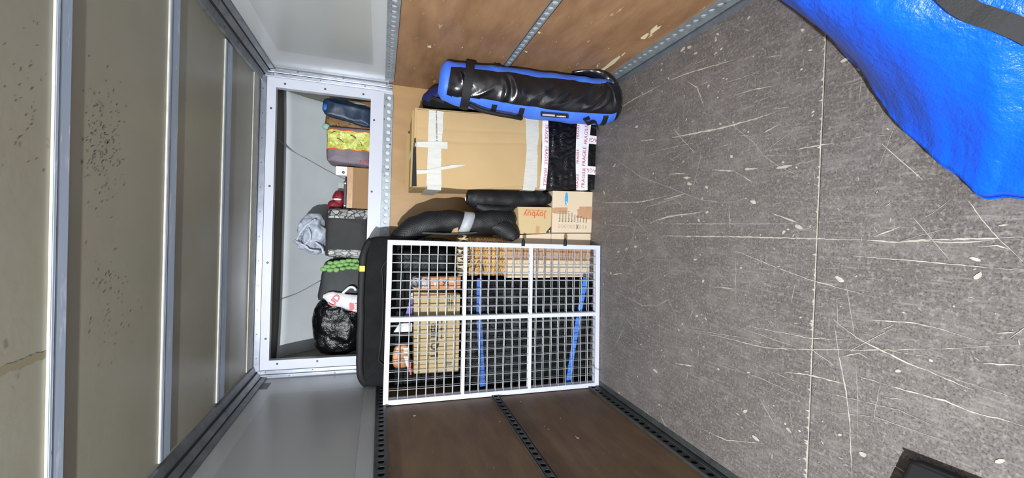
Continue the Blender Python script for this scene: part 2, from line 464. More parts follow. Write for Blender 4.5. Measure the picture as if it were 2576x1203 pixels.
# floor material: scuffed phenolic ply with fine procedural scratches and chips
def floor_mat():
    m = mat('phenolic_floor', (116, 111, 108), 0.5, c2=(98, 93, 90), vscale=2.6, c3=(96, 90, 88), s3=5, t3=0.64, spec=0.35)
    nt = m.node_tree; N = nt.nodes; L = nt.links; b = N['Principled BSDF']
    prev = b.inputs['Base Color'].links[0].from_socket
    tc = [n for n in N if n.type == 'TEX_COORD'][0].outputs['Object']
    def layer(prev, rot, sc, scale, lo, hi, colr, amt=1.0, detail=3):
        mp = N.new('ShaderNodeMapping'); mp.inputs['Scale'].default_value = sc; mp.inputs['Rotation'].default_value = (0, 0, rot)
        L.new(tc, mp.inputs['Vector'])
        n = N.new('ShaderNodeTexNoise'); n.inputs['Scale'].default_value = scale; n.inputs['Detail'].default_value = detail
        n.inputs['Roughness'].default_value = 0.65
        L.new(mp.outputs[0], n.inputs['Vector'])
        r = N.new('ShaderNodeMapRange'); r.inputs[1].default_value = lo; r.inputs[2].default_value = hi; r.inputs[4].default_value = amt
        L.new(n.outputs['Fac'], r.inputs[0])
        x = N.new('ShaderNodeMix'); x.data_type = 'RGBA'; L.new(r.outputs[0], x.inputs['Factor'])
        i = [p for p in x.inputs if p.type == 'RGBA']
        L.new(prev, i[0]); i[1].default_value = srgb(colr)+(1,)
        return [p for p in x.outputs if p.type == 'RGBA'][0]
    prev = layer(prev, 0.05, (60, 2.2, 1), 1.0, 0.58, 0.72, (150, 144, 138), 0.34)
    prev = layer(prev, 0.5, (46, 1.6, 1), 1.0, 0.64, 0.74, (160, 154, 146), 0.34)
    prev = layer(prev, -0.35, (52, 1.8, 1), 1.0, 0.65, 0.75, (160, 154, 146), 0.34)
    prev = layer(prev, 1.45, (44, 1.4, 1), 1.0, 0.66, 0.75, (150, 144, 138), 0.3)
    prev = layer(prev, 0.0, (1, 1, 1), 170, 0.48, 0.68, (58, 53, 51), 0.85)
    prev = layer(prev, 0.0, (1, 1, 1), 80, 0.52, 0.70, (152, 146, 142), 0.7)
    prev = layer(prev, 0.1, (9, 1, 1), 11, 0.54, 0.70, (148, 142, 138), 0.6, 6)
    prev = layer(prev, 1.5, (9, 1, 1), 10, 0.56, 0.72, (84, 78, 76), 0.5, 6)
    prev = layer(prev, 0.0, (1, .6, 1), 14, 0.50, 0.72, (136, 130, 127), 0.5)
    prev = layer(prev, 0.0, (22, 12, 1), 1.6, 0.76, 0.78, (190, 184, 172), 1.0, 1)
    L.new(prev, b.inputs['Base Color'])
floor_mat()

# ------------------------------------------------------------------ the van box: floor
YB = -4.4                                   # rear end of the box
fl = sempty('floor', (1.05, -2, 0))
MB().box((-0.03, YB, -0.06), (2.13, 0.03, -0.022)).build('floor_base', 'plywood_left', fl)
YJ = -2.106
MB().box((0, YJ+0.002, -0.02), (2.1, 0, 0)).build('floor_board', 'phenolic_floor', fl)
MB().box((0, YB, -0.02), (2.1, YJ-0.002, 0)).build('floor_board', 'phenolic_floor', fl)
# worn pale edge of the front sheet along the joint
random.seed(3)
mb = MB(); n = 520; xs = [2.1*i/n for i in range(n+1)]; vs = []
for i, x in enumerate(xs):
    w = 0.003 + 0.006*max(0, noise.noise(Vector((x*9, 1, 0)))) + .004*max(0, noise.noise(Vector((x*70, 1, 0))))+ (random.random()**14)*0.016
    vs += [(x, YJ+0.001, 0.0006), (x, YJ+0.001+w, 0.0006)]
mb.add(vs, [(2*i, 2*i+2, 2*i+3, 2*i+1) for i in range(n)])
stuff(mb.build('worn_edge', 'scratch', fl))

def Z8(x, y): return (1500+x/2.673, 150+y/2.673)
def Z7(x, y): return (1500+x/1.711, 500+y/1.711)
SCR = [  # (frame, width mm, points)
 (Z8, 4, [(90,368),(250,268),(440,170)]), (Z8, 5, [(490,140),(620,90),(930,0)]), (Z8, 9, [(510,525),(700,488),(850,460),(1010,415),(1200,355)]),
 (Z8, 6, [(300,545),(390,538)]), (Z8, 9, [(1130,490),(1235,432)]), (Z8, 3, [(820,350),(900,430),(1055,555),(1120,640),(1220,715),(1400,800)]),
 (Z8, 4, [(520,465),(590,550),(660,625)]), (Z8, 3, [(100,650),(200,720),(300,790),(440,840),(590,900),(700,940),(830,960),(950,955),(1050,970)]),
 (Z8, 5, [(40,965),(290,958),(470,920)]), (Z8, 6, [(455,943),(600,900)]), (Z8, 3, [(600,900),(480,950),(340,990),(262,1090),(262,1120),(243,1200)]),
 (Z8, 6, [(365,1098),(480,1055),(570,1045),(720,1022)]), (Z8, 5, [(610,145),(680,190),(725,318)]), (Z8, 7, [(790,742),(930,750)]), (Z8, 4, [(930,750),(1060,830)]),
 (Z8, 14, [(1000,735),(1085,735)]), (Z8, 16, [(1210,730),(1318,712)]), (Z8, 6, [(1190,1040),(1350,1090)]), (Z8, 4, [(890,985),(900,1140)]),
 (Z8, 3, [(1055,290),(1200,240)]), (Z8, 4, [(930,240),(1060,200),(1200,175)]), (Z8, 5, [(1335,605),(1600,560)]), (Z8, 4, [(490,768),(600,765)]),
 (Z8, 3, [(705,580),(700,660),(670,790),(640,900)]), (Z8, 12, [(585,795),(635,795)]), (Z8, 3, [(240,1120),(60,1110)]), (Z8, 3, [(380,620),(700,550)]),
 (Z8, 3, [(1300,1160),(1495,1120)]), (Z8, 3, [(510,935),(600,995)]), (Z8, 3, [(1400,945),(1490,920)]), (Z8, 3, [(430,1105),(1480,1105)]),
 (Z8, 3, [(1320,710),(1490,672)]), (Z8, 3, [(1280,640),(1120,650)]), (Z8, 3, [(860,160),(1100,80)]), (Z8, 3, [(690,175),(780,140)]),
 (Z7, 7, [(285,160),(620,165),(945,172),(1160,178)]), (Z7, 9, [(1160,178),(1300,188),(1400,178),(1640,172),(1840,165)]), (Z7, 6, [(1400,182),(1520,190),(1700,180)]),
 (Z7, 5, [(235,103),(270,90),(350,70),(450,60)]), (Z7, 3, [(170,105),(160,160),(125,240),(105,280)]), (Z7, 6, [(72,328),(110,320)]),
 (Z7, 3, [(72,340),(82,400),(140,430),(200,460),(260,462),(310,435),(340,500),(360,555),(390,570)]),
 (Z7, 4, [(430,577),(540,595),(650,625),(740,643),(920,650),(1160,652),(1400,650),(1600,640),(1840,628)]),
 (Z7, 4, [(600,225),(760,290),(920,350),(1050,385),(1210,428)]), (Z7, 7, [(1020,520),(1080,570),(1140,610),(1240,660),(1340,710),(1450,750),(1560,800),(1620,822)]),
 (Z7, 3, [(1400,720),(1560,780),(1840,870)]), (Z7, 7, [(1235,797),(1400,845),(1500,870),(1620,920),(1760,955),(1840,980)]),
 (Z7, 6, [(1175,522),(1360,535),(1440,550),(1520,572)]), (Z7, 5, [(1025,545),(1045,680),(1075,830),(1090,960),(1100,1200)]), (Z7, 3, [(1115,690),(1125,850),(1125,1060)]),
 (Z7, 4, [(1590,0),(1700,140),(1840,275)]), (Z7, 5, [(1100,245),(1300,262),(1540,283),(1680,297),(1840,305)]), (Z7, 4, [(645,547),(920,600),(1100,608)]),
 (Z7, 3, [(590,545),(920,660)]), (Z7, 3, [(510,710),(700,770),(900,860)]), (Z7, 7, [(815,747),(905,757),(1000,780),(1070,797)]), (Z7, 7, [(340,710),(420,722)]),
 (Z7, 6, [(1665,708),(1840,720)]), (Z7, 5, [(760,65),(870,105)]), (Z7, 6, [(1190,165),(1310,120)]), (Z7, 3, [(1370,100),(1450,60),(1530,0)]),
 (Z7, 4, [(1130,765),(1235,797)]), (Z7, 6, [(1060,680),(1130,665),(1170,690)]), (Z7, 3, [(930,895),(1020,920),(1200,940),(1400,1010),(1560,1060)]),
 (Z7, 4, [(500,380),(600,388)]), (Z7, 4, [(450,990),(560,1040),(720,1055)]), (Z7, 4, [(1240,855),(1320,865)]), (Z7, 3, [(1220,800),(1190,970)]),
 (Z7, 5, [(275,930),(300,985)]), (Z7, 3, [(600,270),(600,440)]), (Z7, 3, [(572,30),(575,130)]), (Z7, 3, [(1150,640),(1500,690)]), (Z7, 3, [(930,820),(1300,910),(1500,1000)]),
 (Z7, 3, [(380,560),(640,600),(800,640)]), (Z7, 3, [(640,700),(920,810)]), (Z7, 6, [(1640,205),(1720,203),(1770,215)]), (Z7, 8, [(1730,118),(1775,112)]), (Z7, 8, [(1730,580),(1800,575)]),
]
mb = MB(); mf = MB(); random.seed(11)
for k, (fr, wmm, pts) in enumerate(SCR):
    P = [on(*fr(*p), 2, 0.0007+0.00002*k) for p in pts]
    Q = []
    for a, b in zip(P[:-1], P[1:]):
        nn = max(2, int((b-a).length/0.012))
        for i in range(nn):
            q = a.lerp(b, i/nn); Q.append(q+Vector((random.gauss(0, .0007), random.gauss(0, .0007), 0)))
    Q.append(P[-1])
    L_ = len(Q); vs = []
    for i, q in enumerate(Q):
        T = (Q[min(i+1, L_-1)]-Q[max(i-1, 0)]).normalized(); S = Vector((-T.y, T.x, 0))
        w = wmm*0.00078*0.5*(0.45+1.1*random.random())*min(2.0, (q-CAM).length/2.3)**1.5*min(1, 0.25+3*min(i, L_-1-i)/L_)
        vs += [q-S*w, q+S*w]
    (mb if wmm >= 4 else mf).add(vs, [(2*i, 2*i+1, 2*i+3, 2*i+2) for i in range(L_-1)])
for k in range(260):
    x = random.uniform(0.05, 2.05); y = random.uniform(-2.65, -0.6); a = random.choice((PI/2, PI/2, .05, .9, -.9))+random.gauss(0, .22); l = .012+random.random()**3*.16
    pts = [Vector((x+math.cos(a)*l*t+random.gauss(0, .0006), y+math.sin(a)*l*t, .0022)) for t in (-.5, -.25, 0, .25, .5)]
    S = Vector((-math.sin(a), math.cos(a), 0)); vs = []
    w0 = random.uniform(.0004, .0012)*(1.6 if l < .03 else 1)
    for i, q in enumerate(pts):
        w = w0*(.2+.8*math.sin(PI*(i+.5)/5)); vs += [q-S*w, q+S*w]
    (mf if k % 3 else mb).add(vs, [(2*i, 2*i+1, 2*i+3, 2*i+2) for i in range(4)])
# small chips scattered over the sheets
for k in range(460):
    x = random.uniform(0.05, 2.05); y = random.uniform(-2.65, -0.5); z = 0.0024+k*1e-6
    if random.random() < .5: y = random.gauss(-1.5, .35)
    r = 0.0013+random.random()**6*0.0075; st = random.uniform(1, 2.6); a = random.gauss(PI/2, .5)
    n = 7; cs = []
    for i in range(n):
        t = 2*PI*i/n; rr = r*random.uniform(.7, 1.2)
        u, v = rr*st*math.cos(t), rr*math.sin(t)
        cs.append((x+u*math.cos(a)-v*math.sin(a), y+u*math.sin(a)+v*math.cos(a), z))
    mb.add(cs, [tuple(range(n))])
stuff(mb.build('scratch', 'scratch', fl)); stuff(mf.build('fine_scratch', 'fine_scratch', fl))

# ------------------------------------------------------------------ side walls
def perforated(mb, o, al_, ac, nrm, n, pitch, w, r, mi=0, flat=False):
    "strip of n cells along al_, width w along ac, with a round hole in every cell"
    o = Vector(o); al_ = Vector(al_); ac = Vector(ac); nrm = Vector(nrm)
    ca = math.atan2(w/2, pitch/2)
    angs = sorted([ca, PI-ca, PI+ca, 2*PI-ca]+[0, PI/2, PI, 3*PI/2]+[ca/2, PI-ca/2, PI+ca/2, 2*PI-ca/2]+[(ca+PI/2)/2, PI-(ca+PI/2)/2, PI+(ca+PI/2)/2, 2*PI-(ca+PI/2)/2])
    K = len(angs)
    for i in range(n):
        c = o+al_*(i+0.5)*pitch
        vs = []
        for a in angs:
            dx, dy = math.cos(a), math.sin(a)
            t = min((pitch/2)/abs(dx) if abs(dx) > 1e-6 else 9, (w/2)/abs(dy) if abs(dy) > 1e-6 else 9)
            vs.append(c+al_*dx*t+ac*dy*t)
        for a in angs: vs.append(c+(al_*math.cos(a)+ac*math.sin(a))*r)
        for a in angs: vs.append(c+(al_*math.cos(a)+ac*math.sin(a))*r-nrm*0.004)
        fs = [(j, (j+1) % K, K+(j+1) % K, K+j) for j in range(K)]+[(K+j, K+(j+1) % K, 2*K+(j+1) % K, 2*K+j) for j in range(K)]
        mb.add(vs, fs, mi)
    return mb

def side_rail(side, z0, z1, holes_z, hw, backmat, foot=False):
    "lashing rail along a side wall"
    X = Wd if side > 0 else 0.0; s = -1 if side > 0 else 1
    root = sempty('trim_%d' % side_rail.k, (X, -2, z0)); side_rail.k += 1
    n = int((-0.06-YB)/0.05)
    mb = MB()
    xf = X+s*0.012
    perforated(mb, (xf, YB, (holes_z)), (0, 1, 0), (0, 0, 1), (s, 0, 0), n, 0.05, hw, 0.0145)
    ye = YB+n*0.05
    for za, zb in ((z0, holes_z-hw/2), (holes_z+hw/2, z1)):
        if zb-za > 0.001: mb.box((min(xf, xf+s*0.003), YB, za), (max(xf, xf+s*0.003), ye, zb))
    mb.box((min(X, xf), YB, z1-0.003), (max(X, xf), ye, z1)); mb.box((min(X, xf), YB, z0), (max(X, xf), ye, z0+0.003))
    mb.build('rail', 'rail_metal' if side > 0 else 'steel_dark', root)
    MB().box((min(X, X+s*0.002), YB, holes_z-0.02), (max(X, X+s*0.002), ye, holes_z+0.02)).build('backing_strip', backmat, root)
    if foot:
        MB().box((min(X+s*.012, X+s*.045), YB, 0.0), (max(X+s*.012, X+s*.045), ye, 0.004)).build('floor_flange', 'aluminium' if side > 0 else 'steel_dark', root)
    return root
side_rail.k = 1
for side, nm, ply, back in ((1, 'wall_right', 'plywood_right', 'rail_back'), (-1, 'wall_left', 'plywood_left', 'dark_gap')):  # left backing strips are black: shade in the rail holes put into their colour
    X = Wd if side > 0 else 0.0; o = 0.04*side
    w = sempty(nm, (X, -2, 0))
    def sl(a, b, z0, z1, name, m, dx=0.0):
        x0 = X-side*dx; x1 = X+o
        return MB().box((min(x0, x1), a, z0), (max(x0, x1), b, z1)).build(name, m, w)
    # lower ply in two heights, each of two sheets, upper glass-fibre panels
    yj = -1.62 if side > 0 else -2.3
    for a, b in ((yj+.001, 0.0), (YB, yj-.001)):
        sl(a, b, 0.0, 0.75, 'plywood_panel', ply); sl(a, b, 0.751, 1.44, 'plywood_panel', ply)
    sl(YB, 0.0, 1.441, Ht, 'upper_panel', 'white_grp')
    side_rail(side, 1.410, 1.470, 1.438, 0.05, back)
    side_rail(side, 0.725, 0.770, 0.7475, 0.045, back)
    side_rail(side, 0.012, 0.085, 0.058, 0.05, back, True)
mat('grp_core', (166, 168, 167), 0.28, c2=(160, 162, 161), vscale=2.5)
for nm, xa, xb in (('wall_right', 2.0990, 2.1), ('wall_left', 0.0, 0.001)):
    MB().box((xa, YB, 1.545), (xb, -.335, 2.092)).build('panel_core', 'grp_core', bpy.data.objects[nm])
# torn patches showing bare wood on the right wall ply
wr = bpy.data.objects['wall_right']; wl = bpy.data.objects['wall_left']
mb = MB()
def patch(pts, X=Wd-0.0008, dx=0.0):
    P = [on(x, y, 0, X) for x, y in pts]; mb.add(P, [tuple(range(len(P)))])
zz = lambda L: [(1600+x/20.05, 60+y/20.05) for x, y in L]
patch(zz([(650,560),(740,470),(720,350),(820,240),(920,160),(1030,55),(1080,90),(1060,180),(1290,85),(1180,230),(1000,350),(870,450),(740,560)]))
patch(zz([(215,710),(330,620),(450,540),(520,490),(650,465),(610,580),(480,740),(400,785),(260,760)]))
patch(zz([(590,715),(700,610),(800,540),(860,560),(700,660)]))
z3 = lambda L: [(960+x/3.008, 100+y/3.008) for x, y in L]
patch(z3([(1645,235),(1690,205),(1740,160),(1800,120),(1810,130),(1760,180),(1700,220),(1655,250)]))
patch(z3([(1812,118),(1840,95),(1845,100),(1820,125)])); patch(z3([(1625,205),(1640,180),(1648,190),(1632,210)]))
patch(z3([(345,45),(375,42),(372,62),(350,58)]))
z4 = lambda L: [(960+x/2.477, y/2.477) for x, y in L]
for q in ([(975,195),(992,200),(985,212),(972,206)], [(885,315),(912,322),(903,330)], [(1350,400),(1362,395),(1350,412)], [(1412,300),(1420,298),(1415,307)]): patch(z4(q))
random.seed(5)
for k in range(26):
    y = random.uniform(-2.4, -0.7); z = random.uniform(0.12, 1.38); r = random.uniform(.001, .004)
    mb.add([(Wd-0.0008, y+r*2*math.cos(t), z+r*math.sin(t)) for t in (0, 1, 2, 3, 4, 5)], [tuple(range(6))])
stuff(mb.build('bare_patch', 'bare_wood', wr))
mb = MB()
for k, (x, y) in enumerate([(1043,1046),(1257,1061),(1370,1073),(1410,1052),(1453,1102),(1448,1098),(1310,1010),(1380,1080)]):
    p = on(x, y, 0, 0.0008); r = .008 if k in (0, 4) else .004
    mb.add([(0.0008, p.y+r*1.5*math.cos(t)*random.uniform(.6, 1.2), p.z+r*math.sin(t)) for t in (0, 1, 2, 3, 4, 5)], [tuple(range(6))])
stuff(mb.build('bare_patch', 'bare_wood', wl))
mb = MB()
mb.box((0, -0.215, 2.130), (0.002, -0.108, 2.182)).build('vent_patch', 'steel_dark', wl)

# ------------------------------------------------------------------ ceiling
ce = sempty('ceiling', (1.05, -2, Ht))
BARS = [-2.62, -1.80, -1.235, -0.68]
ed = [YB]+BARS+[0.9]
MB().box((-0.04, YB, Ht), (2.14, -0.0, Ht+0.03)).build('roof_sheet', 'ceiling_grp', ce)
# mould specks on the roof sheet
mb = MB(); random.seed(21)
for k in range(330):
    px = random.gauss(255, 26); py = random.gauss(370, 75)
    if k % 4 == 0: px = random.gauss(280, 30); py = random.gauss(760, 70)
    if k % 9 == 0: px = random.gauss(60, 30); py = random.gauss(250, 90)
    if 118 < px < 205: continue
    p = on(px, py, 2, Ht-0.0006); a = random.gauss(0.5, .4); l = random.uniform(.001, .0075); w_ = random.uniform(.0006, .002)
    mb.add([p+Vector((l*math.cos(a)*u-w_*math.sin(a)*v, l*math.sin(a)*u+w_*math.cos(a)*v, 0)) for u, v in ((-1, 0), (-.4, 1), (.5, .8), (1, 0), (.4, -1), (-.5, -.8))], [tuple(range(6))])
mat('mould', (96, 92, 74), 0.7)
stuff(mb.build('mould_speck', 'mould', ce))
# smear on the nearest bay
mb = MB()
for k in range(26):
    t = k/25; p = on(5+t*108, 935-t*42+random.gauss(0, 3), 2, Ht-0.0007-k*1e-5)
    l = random.uniform(.012, .028); w_ = random.uniform(.003, .008)
    mb.add([p+Vector((l*u*.25-w_*v, l*u, 0)) for u, v in ((-1, 0), (-.4, 1), (.5, .8), (1, 0), (.4, -1), (-.5, -.8))], [tuple(range(6))])
mat('smear', (134, 126, 98), 0.7)
stuff(mb.build('smear', 'smear', ce))
h = 0.008
for k, (y, wb, sb) in enumerate(((-2.60, .056, .006), (-1.8190, 0.0540, .006), (-1.2420, 0.0780, .006), (-0.6550, 0.1010, .006))):
    # shallow roof bow: sealed rear edge, wide flat sole
    root = sempty('trim_%d' % (7+k), (1.05, y, Ht-h))
    x0, x1 = 0.10, 2.0
    MB().hexa([(x0, y-.004, Ht-h*.9), (x1, y-.004, Ht-h*.9), (x1, y+.02, Ht-h*.9), (x0, y+.02, Ht-h*.9), (x0, y-.004+sb*.2, Ht), (x1, y-.004+sb*.2, Ht), (x1, y+.03, Ht), (x0, y+.03, Ht)]).build('sealant_bead', 'sealant', root, bevel=.002)
    MB().box((x0, y, Ht-h), (x1, y+wb, Ht)).build('roof_bow', 'galvanised', root, bevel=.002)
    MB().box((x0, y+wb*.16, Ht-h-.0006), (x1, y+wb*.24, Ht-h)).build('sole_groove', 'dull_aluminium', root)
# front sealing strip and channel
root = sempty('trim_11', (1.05, -0.1, Ht))
MB().box((0.09, -0.148, Ht-0.007), (2.02, -0.050, Ht)).build('sealing_strip', 'sealant', root, bevel=.003)
MB().box((0.05, -0.049, Ht-0.010), (2.05, -0.002, Ht)).build('channel', 'dull_aluminium', root, bevel=.004)
MB().box((0.03, -0.030, Ht-0.0108), (2.07, -0.024, Ht-0.0101)).build('channel_groove', 'dark_gap', root)
# cant rails between roof and side walls
def cant(side, k):
    X = Wd if side > 0 else 0.0; s = -side
    root = sempty('trim_%d' % k, (X, -2, Ht))
    prof = [(0.0, -0.092), (0.010, -0.092), (0.014, -0.062), (0.026, -0.052), (0.040, -0.040), (0.052, -0.024), (0.085, -0.014), (0.088, 0.0), (0.0, 0.0)]
    n = len(prof); vs = [(X+s*a, YB, Ht+b) for a, b in prof]+[(X+s*a, -0.01, Ht+b) for a, b in prof]
    MB().add(vs, [(i, (i+1) % n, n+(i+1) % n, n+i) for i in range(n)]+[tuple(range(n)), tuple(range(n, 2*n))]).build('cant_rail', 'dull_aluminium', root)
    for (a, b) in ((0.0145, -0.0605), (0.0475, -0.031)):
        MB().obb((X+s*a, (YB-.01)/2, Ht+b), (0.004*s, 0, 0.004), (0, (-.01-YB)/2, 0), (.0012, 0, -.0012*s)).build('groove', 'dark_gap', root)
cant(1, 12); cant(-1, 13)

# ------------------------------------------------------------------ front wall with the opening over the cab
fw = sempty('wall_front', (1.05, 0, 0))
MB().box((-0.04, 0.0, 0.0), (0.70, 0.04, 1.415)).build('plywood_panel', 'plywood_front', fw)
MB().box((0.702, 0.0, 0.0), (2.14, 0.04, 1.415)).build('plywood_panel', 'plywood_front', fw)
ox0, ox1, oz0, oz1 = 0.121, 1.975, 1.563, 2.168
mb = MB()
for a, b in (((-.04, 0, 1.415), (2.14, .04, oz0)), ((-.04, 0, oz1), (2.14, .04, Ht+.03)), ((-.04, 0, oz0), (ox0, .04, oz1)), ((ox1, 0, oz0), (2.14, .04, oz1))): mb.box(a, b)
mb.build('bulkhead', 'white_panel', fw)
# white surround of the opening, one flat frame with mitred pieces
sur = sempty('trim_14', (1.05, -0.006, oz0))
X0, X1, Z0, Z1 = 0.058, 2.040, 1.474, 2.222
def fr(c): return MB().hexa([(c[0][0], -.008, c[0][1]), (c[1][0], -.008, c[1][1]), (c[1][0], -.0005, c[1][1]), (c[0][0], -.0005, c[0][1]), (c[3][0], -.008, c[3][1]), (c[2][0], -.008, c[2][1]), (c[2][0], -.0005, c[2][1]), (c[3][0], -.0005, c[3][1])])
fr([(X0, Z0), (X1, Z0), (ox1, oz0), (ox0, oz0)]).build('frame_rail', 'white_panel', sur)
fr([(ox0, oz1), (ox1, oz1), (X1, Z1), (X0, Z1)]).build('frame_rail', 'white_panel', sur)
fr([(X0, Z0), (ox0, oz0), (ox0, oz1), (X0, Z1)]).build('frame_stile', 'white_panel', sur)
fr([(ox1, oz0), (X1, Z0), (X1, Z1), (ox1, oz1)]).build('frame_stile', 'white_panel', sur)
sc = []
for px, py in ((717,211),(818,224),(914,237),(682,272),(678,468),(673,661),(668,853),(697,916),(798,909),(941,302),(935,482)):
    sc.append(on(px, py, 1, -0.008))
first = None
for p in sc:
    if first is None:
        first = MB().cyl((0, 0, 0), (0, -0.004, 0), .0075, 12, r2=.005).build('screw_head', 'screw', sur)
        first.matrix_parent_inverse = Matrix.Translation(sur.location).inverted(); first.location = p
    else:
        c = first.copy(); COL.objects.link(c); c.location = p
# corner posts (aluminium angle with rivets), top strip
for k, (xa, xb, lip) in ((15, (2.044, 2.092, 2.075)), (16, (0.006, 0.054, 0.022))):
    root = sempty('trim_%d' % k, ((xa+xb)/2, -0.01, 1.42))
    MB().box((xa, -.014, 1.418), (xb, -.009, 2.235)).build('corner_angle', 'aluminium', root, bevel=.0015)
    MB().box((lip-.006, -.022, 1.418), (lip+.006, -.013, 2.225)).build('corner_lip', 'aluminium', root, bevel=.002)
    MB().box((lip-.0085 if k == 15 else lip+.0065, -.0152, 1.418), (lip-.0065 if k == 15 else lip+.0085, -.0142, 2.225)).build('corner_groove', 'dark_gap', root)
    for i in range(6):
        z = 1.46+i*.145
        MB().cyl(((lip+.017 if k == 15 else lip-.011)-(0.034 if k == 15 else -.034)*(i % 2), -.0135, z), ((lip+.017 if k == 15 else lip-.011)-(0.034 if k == 15 else -.034)*(i % 2), -.0175, z), .004, 8).build('rivet', 'screw', root)
root = sempty('trim_17', (1.05, -0.01, 2.23))
MB().box((.05, -.013, 2.2235), (2.046, -.009, 2.262)).build('head_strip', 'aluminium', root, bevel=.001)
for i in range(12):
    MB().cyl((.14+i*.165, -.0135, 2.243), (.14+i*.165, -.0165, 2.243), .0035, 8).build('rivet', 'screw', root)
# lashing rail across the front wall
root = sempty('trim_18', (1.05, -0.01, 1.41))
mb = perforated(MB(), (.02, -.014, 1.438), (1, 0, 0), (0, 0, 1), (0, -1, 0), 40, .05, .05, .0148)
mb.box((.02, -.017, 1.410), (2.02, -.014, 1.414)); mb.box((.02, -.0175, 1.463), (2.02, -.0005, 1.472)); mb.box((.02, -.014, 1.408), (2.02, -.0005, 1.411))
mb.build('rail', 'rail_metal', root)
MB().box((.02, -.003, 1.415), (2.02, -.0005, 1.462)).build('backing_strip', 'rail_back', root)

# the hollow nose over the cab
no = sempty('wall_back', (1.05, 0.5, 1.5))
prof = [(0.04, 2.215), (0.36, 2.215), (0.43, 2.198), (0.50, 2.15), (0.60, 2.06), (0.70, 1.95), (0.78, 1.83), (0.84, 1.70), (0.87, 1.55)]
def nosepanel(i0, i1, name, m):
    vs = []; fs = []; pp = prof[i0:i1+1]; nx = 24
    for (y, z) in pp:
        for j in range(nx+1):
            t = j/nx*2-1; x = 1.05+1.04*t
            dy = -0.16*(abs(t)**4)*min(1, y*1.2)
            vs.append((x, y+dy, z))
    for i in range(len(pp)-1):
        for j in range(nx): a = i*(nx+1)+j; fs.append((a, a+1, a+nx+2, a+nx+1))
    o = MB().add(vs, fs).build(name, m, no, smooth=True)
    md = o.modifiers.new('t', 'SOLIDIFY'); md.thickness = 0.01; md.offset = 1
    return o
nosepanel(0, 2, 'nose_roof', 'grey_nose_shaded'); nosepanel(2, len(prof)-1, 'nose_skin', 'grey_nose')
MB().box((-.03, 0.04, 1.50), (2.13, 0.98, 1.560)).build('cab_shelf', 'grey_nose_shaded', no)
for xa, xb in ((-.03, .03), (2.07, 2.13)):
    MB().box((xa, 0.04, 1.56), (xb, 0.98, 2.25)).build('nose_side', 'grey_nose_shaded', no)
# moulded seams in the nose
def seam(pts):
    P = []
    for (px, py) in pts:
        # meet the skin: walk the sight line
        for k in range(200):
            y = 0.05+k*0.004; p = on(px, py, 1, y); y = y/(1-.192*abs((p.x-1.05)/1.04)**4)
            zz_ = None
            for (ya, za), (yb, zb) in zip(prof[:-1], prof[1:]):
                if ya <= y <= yb: zz_ = za+(zb-za)*(y-ya)/(yb-ya)
            if zz_ is None or p.z >= zz_-0.004: break
        P.append(p+Vector((0, -.004, 0)))
    return sweep(P, [(.004, .003)]*len(P), 6, sub=4)
mat('seam', (150, 156, 160), 0.5)
seam([(700,352),(735,380),(775,402),(815,425),(850,443),(876,455)]).build('seam', 'seam', no, smooth=True)
seam([(703,754),(750,737),(808,705)]).build('seam', 'seam', no, smooth=True)

# ================================================================== THINGS
def faceY(x0, x1, z0, z1, y, name, m, parent, th=0.0012):
    return MB().box((x0, y-th, z0), (x1, y, z1)).build(name, m, parent)
def quadbox(f, yf, yb, name, m, parent, bevel=.004, dxb=0.0):
    "box whose front face has corners f = (x,z) bl, br, tr, tl"
    c = [(f[0][0], yf, f[0][1]), (f[1][0], yf, f[1][1]), (f[1][0]+dxb, yb, f[1][1]), (f[0][0]+dxb, yb, f[0][1]),
         (f[3][0], yf, f[3][1]), (f[2][0], yf, f[2][1]), (f[2][0]+dxb, yb, f[2][1]), (f[3][0]+dxb, yb, f[3][1])]
    return MB().hexa(c).build(name, m, parent, bevel=bevel)
random.seed(2)

# ---------------------------------------------------------------- wrapped fragile box (right of centre, on the floor)
t = thing('wrapped_box', 'box wrapped in shiny black stretch film with red-lettered white tape, under the tall carton', 'box', (1.62, -.27, 0))
YF = -.485
# film-wrapped body with crumpled faces
mb = MB(); nx, nz = 60, 48
def fbody():
    c = []
    def P(u, v):
        x0 = 1.380+(1.352-1.380)*v; x1 = 1.876+(1.834-1.876)*v
        return x0+(x1-x0)*u, 0.002+.425*v
    vs = []; fs = []
    for i in range(nz+1):
        for j in range(nx+1):
            u, v = j/nx, i/nz; x, z = P(u, v)
            b = min(u, 1-u, v, 1-v)
            k = noise.noise(Vector((x*9, 3, z*26)))*.006+abs(noise.noise(Vector((x*26+z*14, 7, z*20))))*.006
            vs.append((x, YF-(k if b > 0.01 else 0)-.004*(4*v*(1-v)), z))
    for i in range(nz):
        for j in range(nx): a = i*(nx+1)+j; fs.append((a, a+1, a+nx+2, a+nx+1))
    mb.add(vs, fs)
    mb.hexa([(1.380, YF, .002), (1.876, YF, .002), (1.876, -.06, .002), (1.380, -.06, .002), (1.352, YF, .427), (1.834, YF, .427), (1.834, -.06, .427), (1.352, -.06, .427)])
fbody()
mb.build('film_wrapped_body', 'stretch_wrap', t, smooth=False)
def ftape(z0, z1, name='fragile_tape', sag=0.0, xa=1.352, xb=1.870, y=YF-.012, tilt=0.0):
    n = 24; vs = []; fs = []
    for i in range(n+1):
        u = i/n; x = xa+(xb-xa)*u; s = sag*math.sin(PI*u)+tilt*u; k = noise.noise(Vector((x*14, 2, z0)))*.002
        vs += [(x, y+k, z0+s), (x, y+k, z1+s)]
    fs = [(2*i, 2*i+2, 2*i+3, 2*i+1) for i in range(n)]
    o = MB().add(vs, fs).build(name, 'fragile_tape', t); md = o.modifiers.new('s', 'SOLIDIFY'); md.thickness = .0012
    return o
